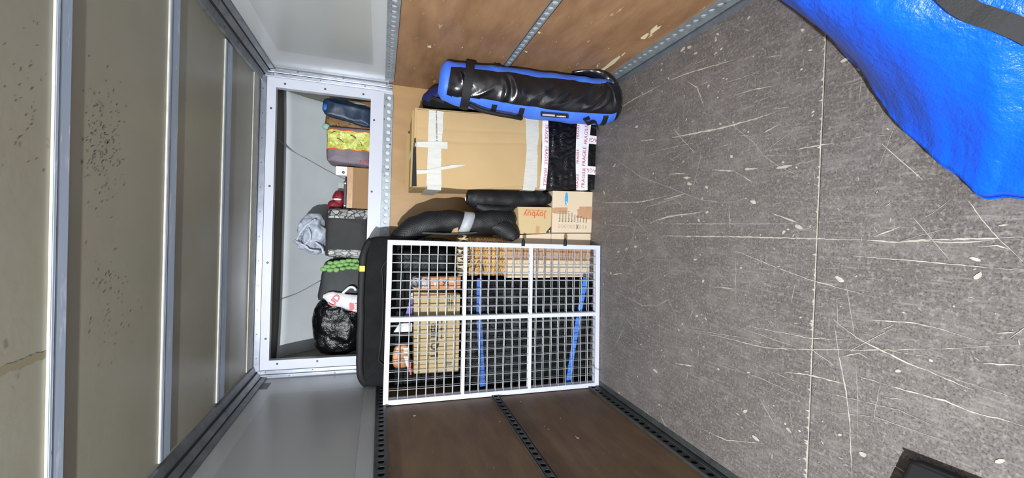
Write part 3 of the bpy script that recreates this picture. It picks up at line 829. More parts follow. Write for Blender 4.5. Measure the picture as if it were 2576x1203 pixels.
ftape(.062, .128, sag=.012, tilt=-.012, xa=1.374)
ftape(.100, .150, sag=.008, tilt=.012, y=YF-.0095, xa=1.368)
ftape(.385, .434, sag=-.012, tilt=.0, xa=1.356, xb=1.832)
# returns around the left side
for za, zb, x in ((.062, .128, 1.374), (.385, .434, 1.354)):
    MB().box((x-.0022, YF-.012, za), (x-.0004, -.06, zb)).build('fragile_tape', 'fragile_tape', t)
for k, x in enumerate((1.735, 1.515)):
    MB().box((x-.03, YF-.0110, .004), (x+.03, YF-.0098, .075)).build('fragile_tape', 'fragile_tape', t)
    text('FRAGILE', .040, (x, YF-.0112, .03), (0, 0, 1), (-1, 0, 0), 'red_ink', t)
for k in range(3):
    text('FRAGILE', .0375, (1.455+k*.155, YF-.0145, .094-k*.004+.010*math.sin(PI*(k+.6)/3)), (1, 0, -.02), (0.02, 0, 1), 'red_ink', t)
    text('FRAGILE', .028, (1.43+k*.175, YF-.0125, .146+k*.004), (1, 0, 0.02), (0, 0, 1), 'red_ink', t)
    text('FRAGILE', .034, (1.44+k*.15, YF-.0142, .400-.008*math.sin(PI*(k+.6)/3)), (-1, 0, 0), (0, 0, -1), 'red_ink', t)

# ---------------------------------------------------------------- tall carton on top of it
t = thing('tall_carton', 'tall brown carton strapped with white paper tape, standing on the film-wrapped box', 'box', (1.58, -.28, .43))
YT = -.500
F = [(1.368, .432), (1.842, .440), (1.796, 1.280), (1.318, 1.262)]
# shell: side sheets, back, bottom, open top
def slab(a, b, th=.004): return MB().box(a, b)
Bk = -.06
quadbox([(1.350, .432), (1.850, .436), (1.812, 1.288), (1.312, 1.285)], -.492, Bk, 'carton_body', 'cardboard', t, bevel=.004)
# outer front sheet with a wavy left edge, bulging away from the body
nxx, nzz = 26, 40; vs = []; fs = []
for i in range(nzz+1):
    v = i/nzz; z = F[0][1]+(F[3][1]-F[0][1])*v
    xl = F[0][0]+(F[3][0]-F[0][0])*v + .006*math.sin(v*7)+.014*math.exp(-((v-.55)/.2)**2)*-1
    xr = F[1][0]+(F[2][0]-F[1][0])*v
    for j in range(nxx+1):
        u = j/nxx; x = xl+(xr-xl)*u
        fold = .0025*math.exp(-((u-.62)/.03)**2)+.002*math.exp(-((u-.78)/.02)**2)
        vs.append((x, YT-.004-.006*math.sin(PI*v)*math.sin(PI*u)+fold, z+(.012*u if i == nzz else .010*u*v)))
for i in range(nzz):
    for j in range(nxx): a = i*(nxx+1)+j; fs.append((a, a+1, a+nxx+2, a+nxx+1))
o = MB().add(vs, fs).build('front_sheet', 'cardboard', t); md = o.modifiers.new('s', 'SOLIDIFY'); md.thickness = .004; md.offset = 1
# black block painting the shade in the gap along the top; open top flap
MB().hexa([(1.318, -.4985, 1.262), (1.62, -.4985, 1.276), (1.62, -.47, 1.276), (1.318, -.47, 1.262), (1.318, -.4985, 1.292), (1.62, -.4985, 1.283), (1.62, -.47, 1.287), (1.318, -.47, 1.290)]).build('gap_inside', 'dark_gap', t)
MB().box((1.316, -.470, 1.286), (1.800, -.462, 1.300)).build('top_flap', 'cardboard_edge', t)
MB().box((1.322, -.10, 1.286), (1.735, -.095, 1.312)).build('top_flap', 'cardboard_edge', t)
# paper tape bands
def band(z0, z1, dz=0.0, w2=None, xa=None, xb=None, y=YT-.013, seed=0, name='tape_band', m='paper_tape'):
    n = 22; vs = []; fs = []
    for i in range(n+1):
        u = i/n
        zc = (z0+z1)/2; xl = F[0][0]+(F[3][0]-F[0][0])*(zc-.44)/.84; xr = F[1][0]+(F[2][0]-F[1][0])*(zc-.44)/.84
        xl = xa if xa else xl; xr = xb if xb else xr
        x = xl+(xr-xl)*u
        e = noise.noise(Vector((u*6, seed, 0)))*.006
        hw = (z1-z0)/2*(1 if w2 is None else 1+(w2-1)*abs(2*u-1))
        s = dz*math.sin(PI*u)
        vs += [(x, y+noise.noise(Vector((u*9, seed, 4)))*.002, zc+s-hw-e), (x, y+noise.noise(Vector((u*9, seed, 9)))*.002, zc+s+hw+e*.4)]
    o = MB().add(vs, [(2*i, 2*i+2, 2*i+3, 2*i+1) for i in range(n)]).build(name, m, t)
    md = o.modifiers.new('s', 'SOLIDIFY'); md.thickness = .0012
    return o
band(1.112, 1.196, .004, 1.12, seed=3); band(.468, .548, -.006, 1.25, seed=8)
for za, zb in ((1.108, 1.196), (.470, .556)):
    zc = (za+zb)/2; xl = F[0][0]+(F[3][0]-F[0][0])*(zc-.44)/.84
    MB().hexa([(xl-.0228, -.50, za), (xl+.004, -.516, za), (xl+.004, -.512, za), (xl-.0215, -.06, za), (xl-.0228, -.50, zb), (xl+.004, -.516, zb), (xl+.004, -.512, zb), (xl-.0215, -.06, zb)]).build('tape_return', 'paper_tape', t)
yy = YT-.016
ribbon([on(1170, 415, 1, yy), on(1140, 419, 1, yy-.002), on(1110, 424, 1, yy-.002), on(1075, 432, 1, yy), on(1048, 433, 1, yy)], [.006, .02, .018, .022, .026], (0, -1, 0), .0012).build('loose_tape', 'paper_tape', t)
ribbon([on(1126, 366, 1, yy), on(1090, 364, 1, yy), on(1049, 363, 1, yy), on(1044, 362, 1, -.49)], [.046, .04, .034, .03], (0, -1, 0), .0012).build('tape_strip', 'paper_tape', t)
ribbon([on(1047, 363, 1, -.508)+Vector((0, 0, .006)), on(1038, 374, 1, -.45), on(1029, 400, 1, -.36)], .03, (0.1, -.5, 1), .0012).build('tape_strip', 'paper_tape', t)
fineprint(on(1098, 320, 1, YT-.0155), (1, 0, 0.05), (0, 0, 1), .20, .010, 'grey_ink', t, 1, 4)

# ---------------------------------------------------------------- four moving cartons
def carton(name, label, f, yf, yb, m, grp=None):
    cx = (f[0][0]+f[1][0])/2; cz = f[0][1]
    t = thing(name, label, 'box', (cx, (yf+yb)/2, cz), grp)
    quadbox(f, yf, yb, 'carton_body', m, t)
    return t
rooms = ['Bedroom 1', 'Bedroom 2', 'Bedroom 3', 'Bedroom 4', 'Bathroom', 'Kitchen', 'Lounge', 'Dining', 'Study', 'Other']
def ticklist(t, xo, zt, dz, yf, sz, n=10, cross=None, w=.016):
    for i in range(n):
        z = zt-i*dz
        text(rooms[i], sz, (xo+.030+len(rooms[i])*sz*.26, yf-.001, z), (1, 0, 0), (0, 0, 1), 'black_ink', t, bold=.01)
        # outlined lozenge
        cu = MB(); K = 16; a, b = w/2*.95, dz*.28
        pts = [(xo+a*math.copysign(abs(math.cos(q))**.7, math.cos(q)), z+b*math.copysign(abs(math.sin(q))**.9, math.sin(q))) for q in [2*PI*k/K for k in range(K)]]
        pin = [(xo+(x-xo)*.85, z+(zz-z)*.72) for x, zz in pts]
        cu.add([(x, yf-.0008, zz) for x, zz in pts]+[(x, yf-.0008, zz) for x, zz in pin], [(k, (k+1) % K, K+(k+1) % K, K+k) for k in range(K)])
        cu.build('tick_oval', 'grey_ink', t)
    if cross is not None:
        z = zt-cross*dz
        mb = MB()
        for s in (1, -1): mb.obb((xo, yf-.0012, z), (.017, 0, .009*s), (0, .0003, 0), (-.0006*s, 0, .0012))
        mb.build('pen_cross', 'black_ink', t)
t = carton('moving_carton', 'pale moving carton with a blue oval logo and a pen-crossed tick list, on the floor', [(1.066, 0), (1.366, 0), (1.356, .317), (1.056, .313)], -.463, -.06, 'cardboard_pale')
ticklist(t, 1.106, .258, .0235, -.463, .017, 10, 6, .026)
# tape pieces
def tape_patch(pts, yf, t, m='brown_tape', name='brown_tape'):
    P = [on(x, y, 1, yf-.0009) for x, y in pts]
    o = MB().add(P, [tuple(range(len(P)))]).build(name, m, t); md = o.modifiers.new('s', 'SOLIDIFY'); md.thickness = .0006; md.offset = 0
z4b = lambda L: [(1280+x/8.59, 470+y/8.59) for x, y in L]
tape_patch(z4b([(945,465),(1000,448),(1270,446),(1262,590),(1010,578),(945,560)]), -.463, t)
tape_patch(z4b([(1522,430),(1812,430),(1790,705),(1690,705),(1560,680),(1448,660),(1490,590),(1475,490),(1525,480)]), -.463, t)
# logo: blue oval with yellow tick
lc = on(1425, 501, 1, -.4645); K = 28
MB().add([(lc.x+.054*math.cos(2*PI*k/K)*(1 if True else 1)*.9, -.4645, lc.z+.0125*math.sin(2*PI*k/K)) for k in range(K)], [tuple(range(K))]).build('logo', 'logo_blue', t)
MB().add([(lc.x-.046, -.4652, lc.z-.004), (lc.x-.034, -.4652, lc.z-.011), (lc.x-.014, -.4652, lc.z+.001), (lc.x-.020, -.4652, lc.z+.004), (lc.x-.033, -.4652, lc.z-.004), (lc.x-.042, -.4652, lc.z+.001)], [(0, 1, 4, 5), (1, 2, 3, 4)]).build('logo', 'logo_yellow', t)
MB().add([(lc.x+.004+.008*math.cos(a), -.4652, lc.z+.001+.007*math.sin(a)) for a in (PI/2, PI*1.17, PI*1.83)], [(0, 1, 2)]).build('logo', 'mint', t)

t = carton('parcel_carton', 'yellowish parcel carton lying on its side with orange shop lettering, on the logo carton', [(1.053, .320), (1.238, .319), (1.228, .571), (1.040, .556)], -.463, -.14, 'cardboard_yellow')
MB().hexa([(1.04, -.461, .557), (1.228, -.461, .572), (1.20, -.20, .60), (1.03, -.20, .59), (1.04, -.457, .559), (1.228, -.457, .574), (1.20, -.197, .602), (1.03, -.197, .592)]).build('top_flap', 'cardboard_yellow', t)
text('Joybuy', .062, (on(1345, 540, 1, -.465)), (0, 0, 1), (-1, 0, 0.0), 'orange_ink', t, bold=.012)
p = on(1345, 540, 1, -.465); MB().box((p.x+.016, -.4655, p.z-.003), (p.x+.0195, -.465, p.z+.012)).build('logo_bar', 'orange_ink', t)
text('Every one lives better', .0145, (on(1345, 530, 1, -.4655)), (0, 0, 1), (-1, 0, 0), 'orange_ink', t)
MB().add([(1.055, -.4648, .3225), (1.104, -.4648, .3215), (1.0545, -.4648, .362)], [(0, 1, 2)]).build('corner_mark', 'black_ink', t)
text('3', .022, (1.068, -.4655, .334), (0, 0, 1), (-1, 0, 0), 'white_ink', t, bold=.03)
tape_patch([(1349,568),(1358,570),(1357,588),(1347,588)], -.4635, t, 'brown_tape', 'clear_tape')

tb = carton('moving_carton', 'pale moving carton with a printed tick list, behind the lower bay of the mesh panels', [(.742, 0), (1.062, 0), (1.052, .312), (.740, .308)], -.455, -.06, 'cardboard_pale')
ticklist(tb, .845, .245, .0225, -.455, .016, 10, None, .022)
tape_patch([(1390,622),(1487,624),(1487,658),(1390,656)], -.455, tb)
tb2 = carton('moving_carton', 'pale moving carton with a brown tape band, under the wicker hamper', [(.735, .311), (1.052, .315), (1.026, .642), (.735, .636)], -.455, -.06, 'cardboard_pale')
ticklist(tb2, .845, .565, .0235, -.455, .016, 10, None, .022)
tape_patch([(1278,622),(1386,622),(1386,656),(1278,655)], -.455, tb2)

# ---------------------------------------------------------------- wicker hamper
t = thing('wicker_hamper', 'honey-coloured wicker hamper standing on the cartons behind the mesh', 'basket', (.88, -.26, .644))
x0, x1, z0, z1, yf, yb = .752, 1.004, .648, .905, -.452, -.12
MB().box((x0+.008, yf+.010, z0), (x1-.008, yb, z1-.006)).build('lining', 'wicker_dark', t)
def wall_weave(pt, L_, H_, name):
    mb = MB(); rows = 26; st = 0.019
    for r in range(rows):
        h = H_*(r+.5)/rows; ph = PI*(r % 2); n = int(L_/st*4)
        P = []
        for i in range(n+1):
            s = L_*i/n; P.append(pt(s, h, .0035*math.cos(s/st*PI+ph)))
        sweep(P, [(.0046, .0040)]*len(P), 6, caps=False, mb=mb, up=pt(0, 0, 1)-pt(0, 0, 0))
    o = mb.build(name, 'wicker', t, smooth=True); stuff(o)
wall_weave(lambda s, h, d: Vector((x0+s, yf-d, z0+h)), x1-x0, z1-z0, 'woven_front')
wall_weave(lambda s, h, d: Vector((x1+d, yf+s, z0+h)), yb-yf, z1-z0, 'woven_side')
wall_weave(lambda s, h, d: Vector((x0+s, yf+h*1.25, z1+d)), x1-x0, z1-z0, 'woven_lid')
for x in (x0+.012, x0+.105, x0+.175, x1-.012):
    MB().cyl((x, yf-.006, z0), (x, yf-.006, z1), .006, 8).build('stake', 'wicker', t, smooth=True)
for zc in (z0+.006, z0+.085, z1-.05, z1-.004):
    mb = MB()
    for q in (0, PI):
        P = [Vector((x0+(x1-x0)*i/40, yf-.007+.005*math.cos(i*.9+q), zc+.006*math.sin(i*.9+q))) for i in range(41)]
        sweep(P, [(.0062, .0062)]*41, 7, mb=mb)
    mb.build('braided_rim', 'wicker', t, smooth=True)
ribbon([(x0+.03+.07*math.sin(i/10*PI), yf-.016, z1-.035-.07*i/10) for i in range(11)], .006, (0, -1, 0), .003).build('leather_strap', 'leather', t)

# ---------------------------------------------------------------- striped soft bundle above the hamper
t = thing('striped_bundle', 'soft bundle with zebra stripes in black and cream, on the wicker hamper', 'bag', (.9, -.3, .92))
blob((.885, -.50, .958), (.135, .055, .040), .55, 44, 24, .010, 9, 4).build('fabric_cover', 'zebra', t, smooth=True)

MB().hexa([(1.030, -.50, .99), (1.075, -.50, .985), (1.07, -.49, .99), (1.03, -.49, .995), (1.025, -.50, 1.035), (1.062, -.50, 1.015), (1.06, -.49, 1.02), (1.025, -.49, 1.04)]).build('cream_flap', 'plywood_front', t, bevel=.003)
# ---------------------------------------------------------------- quilt-wrapped furniture
t = thing('wrapped_cabinet', 'low cabinet wrapped in black quilted blankets and bound with blue webbing', 'furniture', (.37, -.3, 0))
def rumpled_box(a, b, amp, sc_, seed, nx=50, nz=60, ny=16):
    mb = MB(); x0, y0, z0 = a; x1, y1, z1 = b
    def g(x, y, z, nrm):
        p = Vector((x, y, z)); k = noise.noise(p*sc_+Vector((seed, 0, 0)))*amp+noise.noise(p*sc_*2.6+Vector((0, seed, 0)))*amp*.5
        e = min(min(abs(x-x0), abs(x-x1))/.05, 1)*min(min(abs(z-z0), abs(z-z1))/.05, 1) if nrm[1] else 1
        return (x+nrm[0]*k, y+nrm[1]*k+(.02*(1-e) if nrm[1] else 0), z+nrm[2]*k)
    def face(fn, n1, n2):
        vs = [fn(i/n1, j/n2) for j in range(n2+1) for i in range(n1+1)]
        mb.add(vs, [(j*(n1+1)+i, j*(n1+1)+i+1, (j+1)*(n1+1)+i+1, (j+1)*(n1+1)+i) for j in range(n2) for i in range(n1)])
    face(lambda u, v: g(x0+(x1-x0)*u, y0, z0+(z1-z0)*v, (0, -1, 0)), nx, nz)
    y0b = y0+.02
    face(lambda u, v: g(x1, y0b+(y1-y0b)*u, z0+(z1-z0)*v, (0, 0, 0)), ny, nz)
    face(lambda u, v: g(x0, y1+(y0b-y1)*u, z0+(z1-z0)*v, (0, 0, 0)), ny, nz)
    face(lambda u, v: g(x0+(x1-x0)*u, y0b+(y1-y0b)*v, z1, (0, 0, 0)), nx, ny)
    return mb
rumpled_box((.018, -.535, .005), (.722, -.07, .945), .014, 7, 3).build('quilted_blanket', 'quilt_box', t, smooth=True)
def strap3(pts, w, name, m, yy=-.548):
    P = [on(x, y, 1, yy) for x, y in pts]
    Q = []
    for a, b in zip(P[:-1], P[1:]):
        for i in range(8): Q.append(a.lerp(b, i/8)+Vector((0, noise.noise(a.lerp(b, i/8)*9)*.004, 0)))
    Q.append(P[-1])
    ribbon(Q, w, (0, -1, 0), .002).build(name, m, t)
strap3([(1206,700),(1205,800),(1209,880),(1214,972)], .036, 'webbing_strap', 'strap_blue', -.556)
strap3([(1473,698),(1466,740),(1455,800),(1440,890),(1428,972)], .036, 'webbing_strap', 'strap_blue_bright', -.556)

# ---------------------------------------------------------------- black padded bag standing behind the mesh
t = thing('padded_bag', 'big black padded bag with a small yellow tag, rising above the mesh panels', 'bag', (.5, -.3, .95))
def bfn(p):
    # thin flange along the top edge
    return p
blob((.502, -.27, 1.27), (.492, .125, .322), .22, 90, 70, .012, 5, 6, ridge=.006, rrs=4, e2=.25).build('padded_body', 'black_fabric', t, smooth=True)
P = []
for i in range(61):
    u = i/60; x = .03+.94*u; e = abs(2*u-1)**8
    P.append(Vector((x, -.395+.04*e, 1.575-.05*e+.004*noise.noise(Vector((x*6, 0, 0))))))
sweep(P, [(.022, .012)]*61, 8, rumple=.004, rs=9).build('top_piping', 'black_plain', t, smooth=True)
p = on(911, 676, 1, -.418)
MB().obb(p, (.018, 0, .0), (0, .001, 0), (0, 0, .016)).build('tag', 'yellow_tag', t); lab(bpy.data.objects['tag'], 'small yellow tag')
# seam on the body
P = []
for i in range(50):
    u = i/49; x = .10+.82*u; z = 1.47-.03*math.sin(PI*u)-.10*max(0, u-.85)/.15-.12*max(0, .12-u)/.12
    P.append(Vector((x, -.404-.006*noise.noise(Vector((x*4, 1, 0))), z)))
sweep(P, [(.006, .006)]*50, 6).build('seam', 'black_plain', t, smooth=True)

# dark blanket bundle behind the top right of the mesh
t = thing('blanket_bundle', 'folded black blanket bundle beside the padded bag, behind the top of the mesh', 'blanket', (.88, -.4, 1.0))
blob((.842, -.485, 1.195), (.082, .050, .185), .5, 40, 40, .012, 9, 9, ridge=.006, rrs=6).build('folded_blanket', 'quilt_box', t, smooth=True)
# thin grey strap lying across
ribbon([on(1062, 586, 1, -.52), on(1120, 589, 1, -.52), on(1170, 588, 1, -.525), on(1200, 585, 1, -.52)], .010, (0, -1, 0), .002).build('strap', 'tote_grey', t)

# ---------------------------------------------------------------- things on top of the wrapped cabinet
ZC = .962
t = thing('printed_carton', 'wide brown carton with upward-reading black lettering, behind the top bay of the mesh', 'box', (.39, -.47, ZC))
quadbox([(.136, ZC), (.640, ZC+.004), (.655, 1.262), (.138, 1.245)], -.530, -.42, 'carton_body', 'cardboard_dull', t)
text('LIQUIER', .062, (.350, -.532, 1.122), (1, 0, .02), (-.02, 0, 1), 'black_ink', t, bold=.03)
fineprint((.430, -.532, 1.082), (1, 0, .02), (0, 0, 1), .15, .014, 'black_ink', t, 1, 7)
fineprint((.590, -.532, 1.022), (1, 0, 0), (0, 0, 1), .085, .011, 'black_ink', t, 3, 9)
MB().box((.180, -.5316, 1.010), (.204, -.531, 1.044)).build('print_block', 'grey_ink', t)
t = thing('copper_packet', 'copper-coloured packet with dark print standing beside the lettered carton', 'packet', (.705, -.46, ZC))
MB().box((.668, -.512, ZC), (.752, -.42, 1.262)).build('packet_body', 'copper_pack', t, bevel=.006)
text('36', .045, (.712, -.514, 1.06), (0, 0, 1), (-1, 0, 0), 'black_ink', t, bold=.02)
MB().obb((.700, -.5135, 1.128), (.012, 0, 0), (0, .001, 0), (0, 0, .005)).build('white_spot', 'white_ink', t)
blob((.712, -.500, 1.215), (.048, .020, .066), .7, 26, 20, .008, 22, 3, ridge=.006, rrs=20).build('cling_film', 'cling_film', t, smooth=False)
t = thing('purple_packet', 'slim purple packet with a white tip, leaning between carton and mesh', 'packet', (.56, -.55, 1.27))
MB().hexa([(.472, -.560, 1.268), (.620, -.560, 1.268), (.620, -.545, 1.268), (.472, -.545, 1.268), (.472, -.560, 1.320), (.620, -.560, 1.286), (.620, -.545, 1.286), (.472, -.545, 1.320)]).build('packet_body', 'purple', t, bevel=.003)
MB().hexa([(.621, -.560, 1.268), (.655, -.560, 1.270), (.655, -.545, 1.270), (.621, -.545, 1.268), (.621, -.560, 1.286), (.655, -.560, 1.279), (.655, -.545, 1.279), (.621, -.545, 1.286)]).build('packet_tip', 'white_card', t, bevel=.002)
t = thing('white_packet', 'white wedge-shaped packet just below the middle bar of the mesh', 'packet', (.44, -.55, 1.27))
MB().hexa([(.412, -.562, 1.268), (.470, -.562, 1.268), (.470, -.545, 1.268), (.412, -.545, 1.268), (.412, -.562, 1.378), (.470, -.562, 1.342), (.470, -.545, 1.342), (.412, -.545, 1.378)]).build('packet_body', 'white_card', t, bevel=.004)
t = thing('snack_packet', 'brown and orange snack packet with white labels at the left end of the carton', 'packet', (.23, -.55, 1.27))
blob((.262, -.556, 1.325), (.072, .012, .052), .6, 26, 18, .004, 20, 5).build('packet_body', 'snack_orange', t, smooth=True)
MB().hexa([(.175, -.571, 1.272), (.265, -.571, 1.288), (.265, -.568, 1.288), (.175, -.568, 1.272), (.178, -.571, 1.284), (.265, -.571, 1.312), (.265, -.568, 1.312), (.178, -.568, 1.284)]).build('label', 'white_card', t)
MB().box((.285, -.572, 1.288), (.318, -.569, 1.314)).build('label', 'white_card', t)
MB().hexa([(.150, -.570, 1.262), (.228, -.570, 1.268), (.228, -.566, 1.268), (.150, -.566, 1.262), (.150, -.570, 1.272), (.228, -.570, 1.276), (.228, -.566, 1.276), (.150, -.566, 1.272)]).build('red_trim', 'snack_red', t)

# ---------------------------------------------------------------- moving-blanket rolls
t = thing('blanket_roll', 'long black quilted blanket roll with a pale tape band, bent above the parcel carton', 'blanket', (1.08, -.44, .57))
path = [(.955, -.44, 1.385), (1.000, -.44, 1.335), (1.052, -.44, 1.265), (1.092, -.44, 1.15), (1.106, -.44, 1.02), (1.100, -.445, .93), (1.112, -.45, .82), (1.120, -.45, .70), (1.105, -.45, .63), (1.095, -.45, .600)]
rad = [(.050, .05), (.068, .065), (.076, .070), (.076, .072), (.076, .072), (.068, .066), (.078, .072), (.086, .07), (.080, .06), (.055, .045)]
sweep([Vector(p) for p in path], rad, 32, rumple=.010, rs=9, seed=2, sub=6).build('rolled_quilt', 'quilt_roll', t, smooth=True)
path2 = [(1.085, -.47, .76), (1.075, -.49, .69), (1.035, -.50, .625), (1.000, -.51, .60)]
sweep([Vector(p) for p in path2], [(.030, .04), (.062, .045), (.056, .038), (.034, .026)], 22, rumple=.010, rs=10, seed=7, sub=5).build('loose_corner', 'quilt_roll', t, smooth=True)
# tape band
N_ = 26; vs = []
for k in range(N_+1):
    a = -PI*.62+k/N_*PI*1.24
    for dz in (-.036, .036):
        vs.append((1.100+.0775*math.sin(a), -.4435-.0755*math.cos(a), .932+dz-.025*math.sin(a)))
o = MB().add(vs, [(2*k, 2*k+2, 2*k+3, 2*k+1) for k in range(N_)]).build('tape_band', 'foam_tape', t, smooth=True); md = o.modifiers.new('s', 'SOLIDIFY'); md.thickness = .002
t = thing('blanket_roll', 'shorter black quilted blanket roll squeezed against the tall carton, on the logo carton', 'blanket', (1.29, -.40, .32))
path = [(1.294, -.43, .322), (1.296, -.43, .40), (1.288, -.42, .52), (1.275, -.42, .64), (1.262, -.42, .76), (1.265, -.42, .86), (1.270, -.42, .925)]
rad = [(.030, .035), (.048, .05), (.058, .055), (.062, .058), (.070, .060), (.064, .06), (.042, .04)]
sweep([Vector(p) for p in path], rad, 30, rumple=.010, rs=10, seed=12, sub=7).build('rolled_quilt', 'quilt_roll', t, smooth=True)
sweep([Vector(p) for p in [(1.225, -.44, .86), (1.205, -.45, .78), (1.205, -.45, .68), (1.225, -.44, .60)]], [(.03, .035), (.036, .035), (.030, .032), (.018, .02)], 20, rumple=.008, rs=10, seed=17, sub=6).build('loose_corner', 'quilt_roll', t, smooth=True)
sweep([on(1172, 495, 1, -.475), on(1171, 500, 1, -.482), on(1172, 506, 1, -.475)], [(.002, .003), (.004, .003), (.002, .003)], 8, sub=4).build('white_label', 'white_card', t, smooth=True)

# ---------------------------------------------------------------- the two folded mesh panels (white frames)
def mesh_panel(label, dy, x0, x1, z0, z1, fw_, base, seed):
    t = thing('mesh_panel', label, 'mesh panel', (base[0], base[1], 0), 'folded white mesh panels')
    ya = lambda x: -.655+(x/.975)*.049+dy
    def bar(xa, za, xb, zb, w, name, horiz, d=.022):
        if horiz: c = [(xa, ya(xa), za-w/2), (xb, ya(xb), zb-w/2), (xb, ya(xb)+d, zb-w/2), (xa, ya(xa)+d, za-w/2), (xa, ya(xa), za+w/2), (xb, ya(xb), zb+w/2), (xb, ya(xb)+d, zb+w/2), (xa, ya(xa)+d, za+w/2)]
        else: c = [(xa-w/2, ya(xa), za), (xa+w/2, ya(xa), za), (xa+w/2, ya(xa)+d, za), (xa-w/2, ya(xa)+d, za), (xb-w/2, ya(xb), zb), (xb+w/2, ya(xb), zb), (xb+w/2, ya(xb)+d, zb), (xb-w/2, ya(xb)+d, zb)]
        return MB().hexa(c).build(name, 'frame_white', t, bevel=.0025)
    bar(x0+fw_/2, z0, x0+fw_/2, z1, fw_, 'frame_upright', False); bar(x1-fw_/2, z0, x1-fw_/2, z1, fw_, 'frame_upright', False)
    bar(x0, z1-fw_/2, x1, z1-fw_/2, fw_, 'frame_rail', True); bar(x0, z0+fw_/2, x1, z0+fw_/2, fw_, 'frame_rail', True)
    xm = (x0+x1)/2+.012
    bar(xm, z0+fw_*.5, xm, z1-fw_*.6, .026, 'middle_upright', False)
    zr = [z0+(z1-z0)*.668, z0+(z1-z0)*.358]
    for z in zr:
        bar(x0+fw_*.5, z, xm-.013, z, .021, 'cross_rail', True, .012); bar(xm+.013, z, x1-fw_*.5, z, .021, 'cross_rail', True, .012)
    random.seed(seed)
    nv = 17; px = (x1-x0-2*fw_)/nv
    wires = []
    for i in range(1, nv):
        x = x0+fw_+px*i; P = [Vector((x+random.gauss(0, .0008), ya(x)+.006, z0+fw_*.6+(z1-z0-fw_*1.2)*k/4)) for k in range(5)]
        sweep(P, [(.0019, .0019)]*5, 6, caps=False).build('wire', 'wire', t, smooth=True)
    nh = 25; pz = (z1-z0-2*fw_)/nh
    for i in range(1, nh):
        z = z0+fw_+pz*i
        if min(abs(z-q) for q in zr) < .012: continue
        P = []
        for k in range(7):
            x = x0+fw_*.6+(x1-x0-fw_*1.2)*k/6; P.append(Vector((x, ya(x)+.010, z+random.gauss(0, .0012))))
        sweep(P, [(.0023, .0023)]*7, 6, caps=False).build('wire', 'wire', t, smooth=True)
    return t
mesh_panel('front white mesh panel of the folded pair, its frame facing the open floor', 0, .004, .979, .004, 1.428, .030, (.49, -.63), 4)
mesh_panel('rear white mesh panel, showing as a second set of wires behind the front one', .030, .004, .979, .0, 1.428, .030, (.49, -.60), 4)
fp = [o for o in COL.objects if o.name == 'mesh_panel'][0]
for px in (1315, 1420):
    p = on(px, 606, 1, -.60)
    sweep([(p.x-.035, -.612, p.z), (p.x-.005, -.612, p.z), (p.x+.016, -.612, p.z)], [(.010, .012), (.011, .012), (.004, .005)], 12, sub=3, up=(0, 0, 1)).build('black_peg', 'webbing', fp, smooth=True)  # short rounded black pegs at the right edge of the panel
sweep([on(1493, 915, 1, -.655), on(1496, 925, 1, -.665), on(1505, 931, 1, -.67), on(1513, 929, 1, -.672)], [(.0012, .0012)]*4, 6, sub=4).build('tie_wire', 'webbing', fp, smooth=True)

# ---------------------------------------------------------------- tall blue kit bag leaning in the right corner
t = thing('kit_bag', 'tall blue kit bag with a glossy black front panel, standing in the right-hand corner', 'bag', (1.96, -.62, 0))
def bagmat(th, s):
    if s < .035: return 1
    d = (th+PI) % (2*PI)-PI
    lim = 1.02
    if s > .955: return 0
    dl = d-.10
    return 1 if -.80-.25*math.exp(-((s-1)/.12)**2) < d < .58+.5*max(0, .14-s)/.14 else 0
def bwr(p, th, s):
    k = 0
    d = (th+PI) % (2*PI)-PI
    # creases: (height fraction, bend, tilt, width, amplitude, theta centre, theta half-width)
    for (s0, bend, tilt, w, a, tc_, tw) in ((.665, .05, .00, .010, 1.5, -.25, .45), (.640, .06, .02, .009, -1.3, -.15, .5), (.615, .05, .04, .010, 1.3, .0, .5),
            (.150, .10, -.10, .016, 1.6, -.1, .55), (.105, .12, -.10, .013, 1.4, -.2, .5), (.34, .05, -.12, .020, .9, .1, .5), (.47, -.04, -.14, .025, .8, -.1, .6),
            (.90, .03, .05, .012, 1.2, .1, .3), (.87, -.03, .08, .012, -1.0, .0, .3), (.78, .08, -.15, .014, .9, -.5, .3), (.055, .05, .05, .012, 1.2, .2, .6), (.25, .06, -.2, .02, .7, .0, .7)):
        x = (d-tc_)
        c = s-(s0+tilt*x+bend*x*x)
        k += a*math.exp(-(c/w)**2)*math.exp(-(x/tw)**4)
    return k
bp_ = [(1.925, -.790, .015), (1.922, -.783, .05), (1.916, -.765, .14), (1.912, -.735, .40), (1.918, -.710, .70), (1.926, -.685, 1.00), (1.938, -.675, 1.12), (1.942, -.670, 1.160)]
br_ = [(.085, .065), (.122, .095), (.144, .112), (.149, .120), (.142, .114), (.130, .108), (.114, .088), (.085, .055)]
sweep([Vector(p) for p in bp_], br_, 120, matfn=bagmat, rumple=.008, rs=7, seed=3, sub=26, wrinkle=bwr).build('bag_body', ['bag_blue', 'pvc_black'], t, smooth=True)
def ringstrap(s, w, a0, a1, name='webbing_strap', off=.006):
    # strap around the bag at height fraction
    n = len(bp_)-1; f = s*n; i = int(f); q = f-i
    c = Vector(bp_[i]).lerp(Vector(bp_[i+1]), q); r = Vector(br_[i]).lerp(Vector(br_[i+1]), q)
    K = 28; P = []; NN = []
    T = (Vector(bp_[i+1])-Vector(bp_[i])).normalized(); u = (Vector((0, -1, 0))-T*Vector((0, -1, 0)).dot(T)).normalized(); sd = T.cross(u)
    for k in range(K+1):
        th = a0+(a1-a0)*k/K
        d = u*math.cos(th)*(r[1]+off)+sd*math.sin(th)*(r[0]+off)
        P.append(c+d); NN.append(d.normalized())
    return ribbon(P, w, NN, .004).build(name, 'webbing', t)
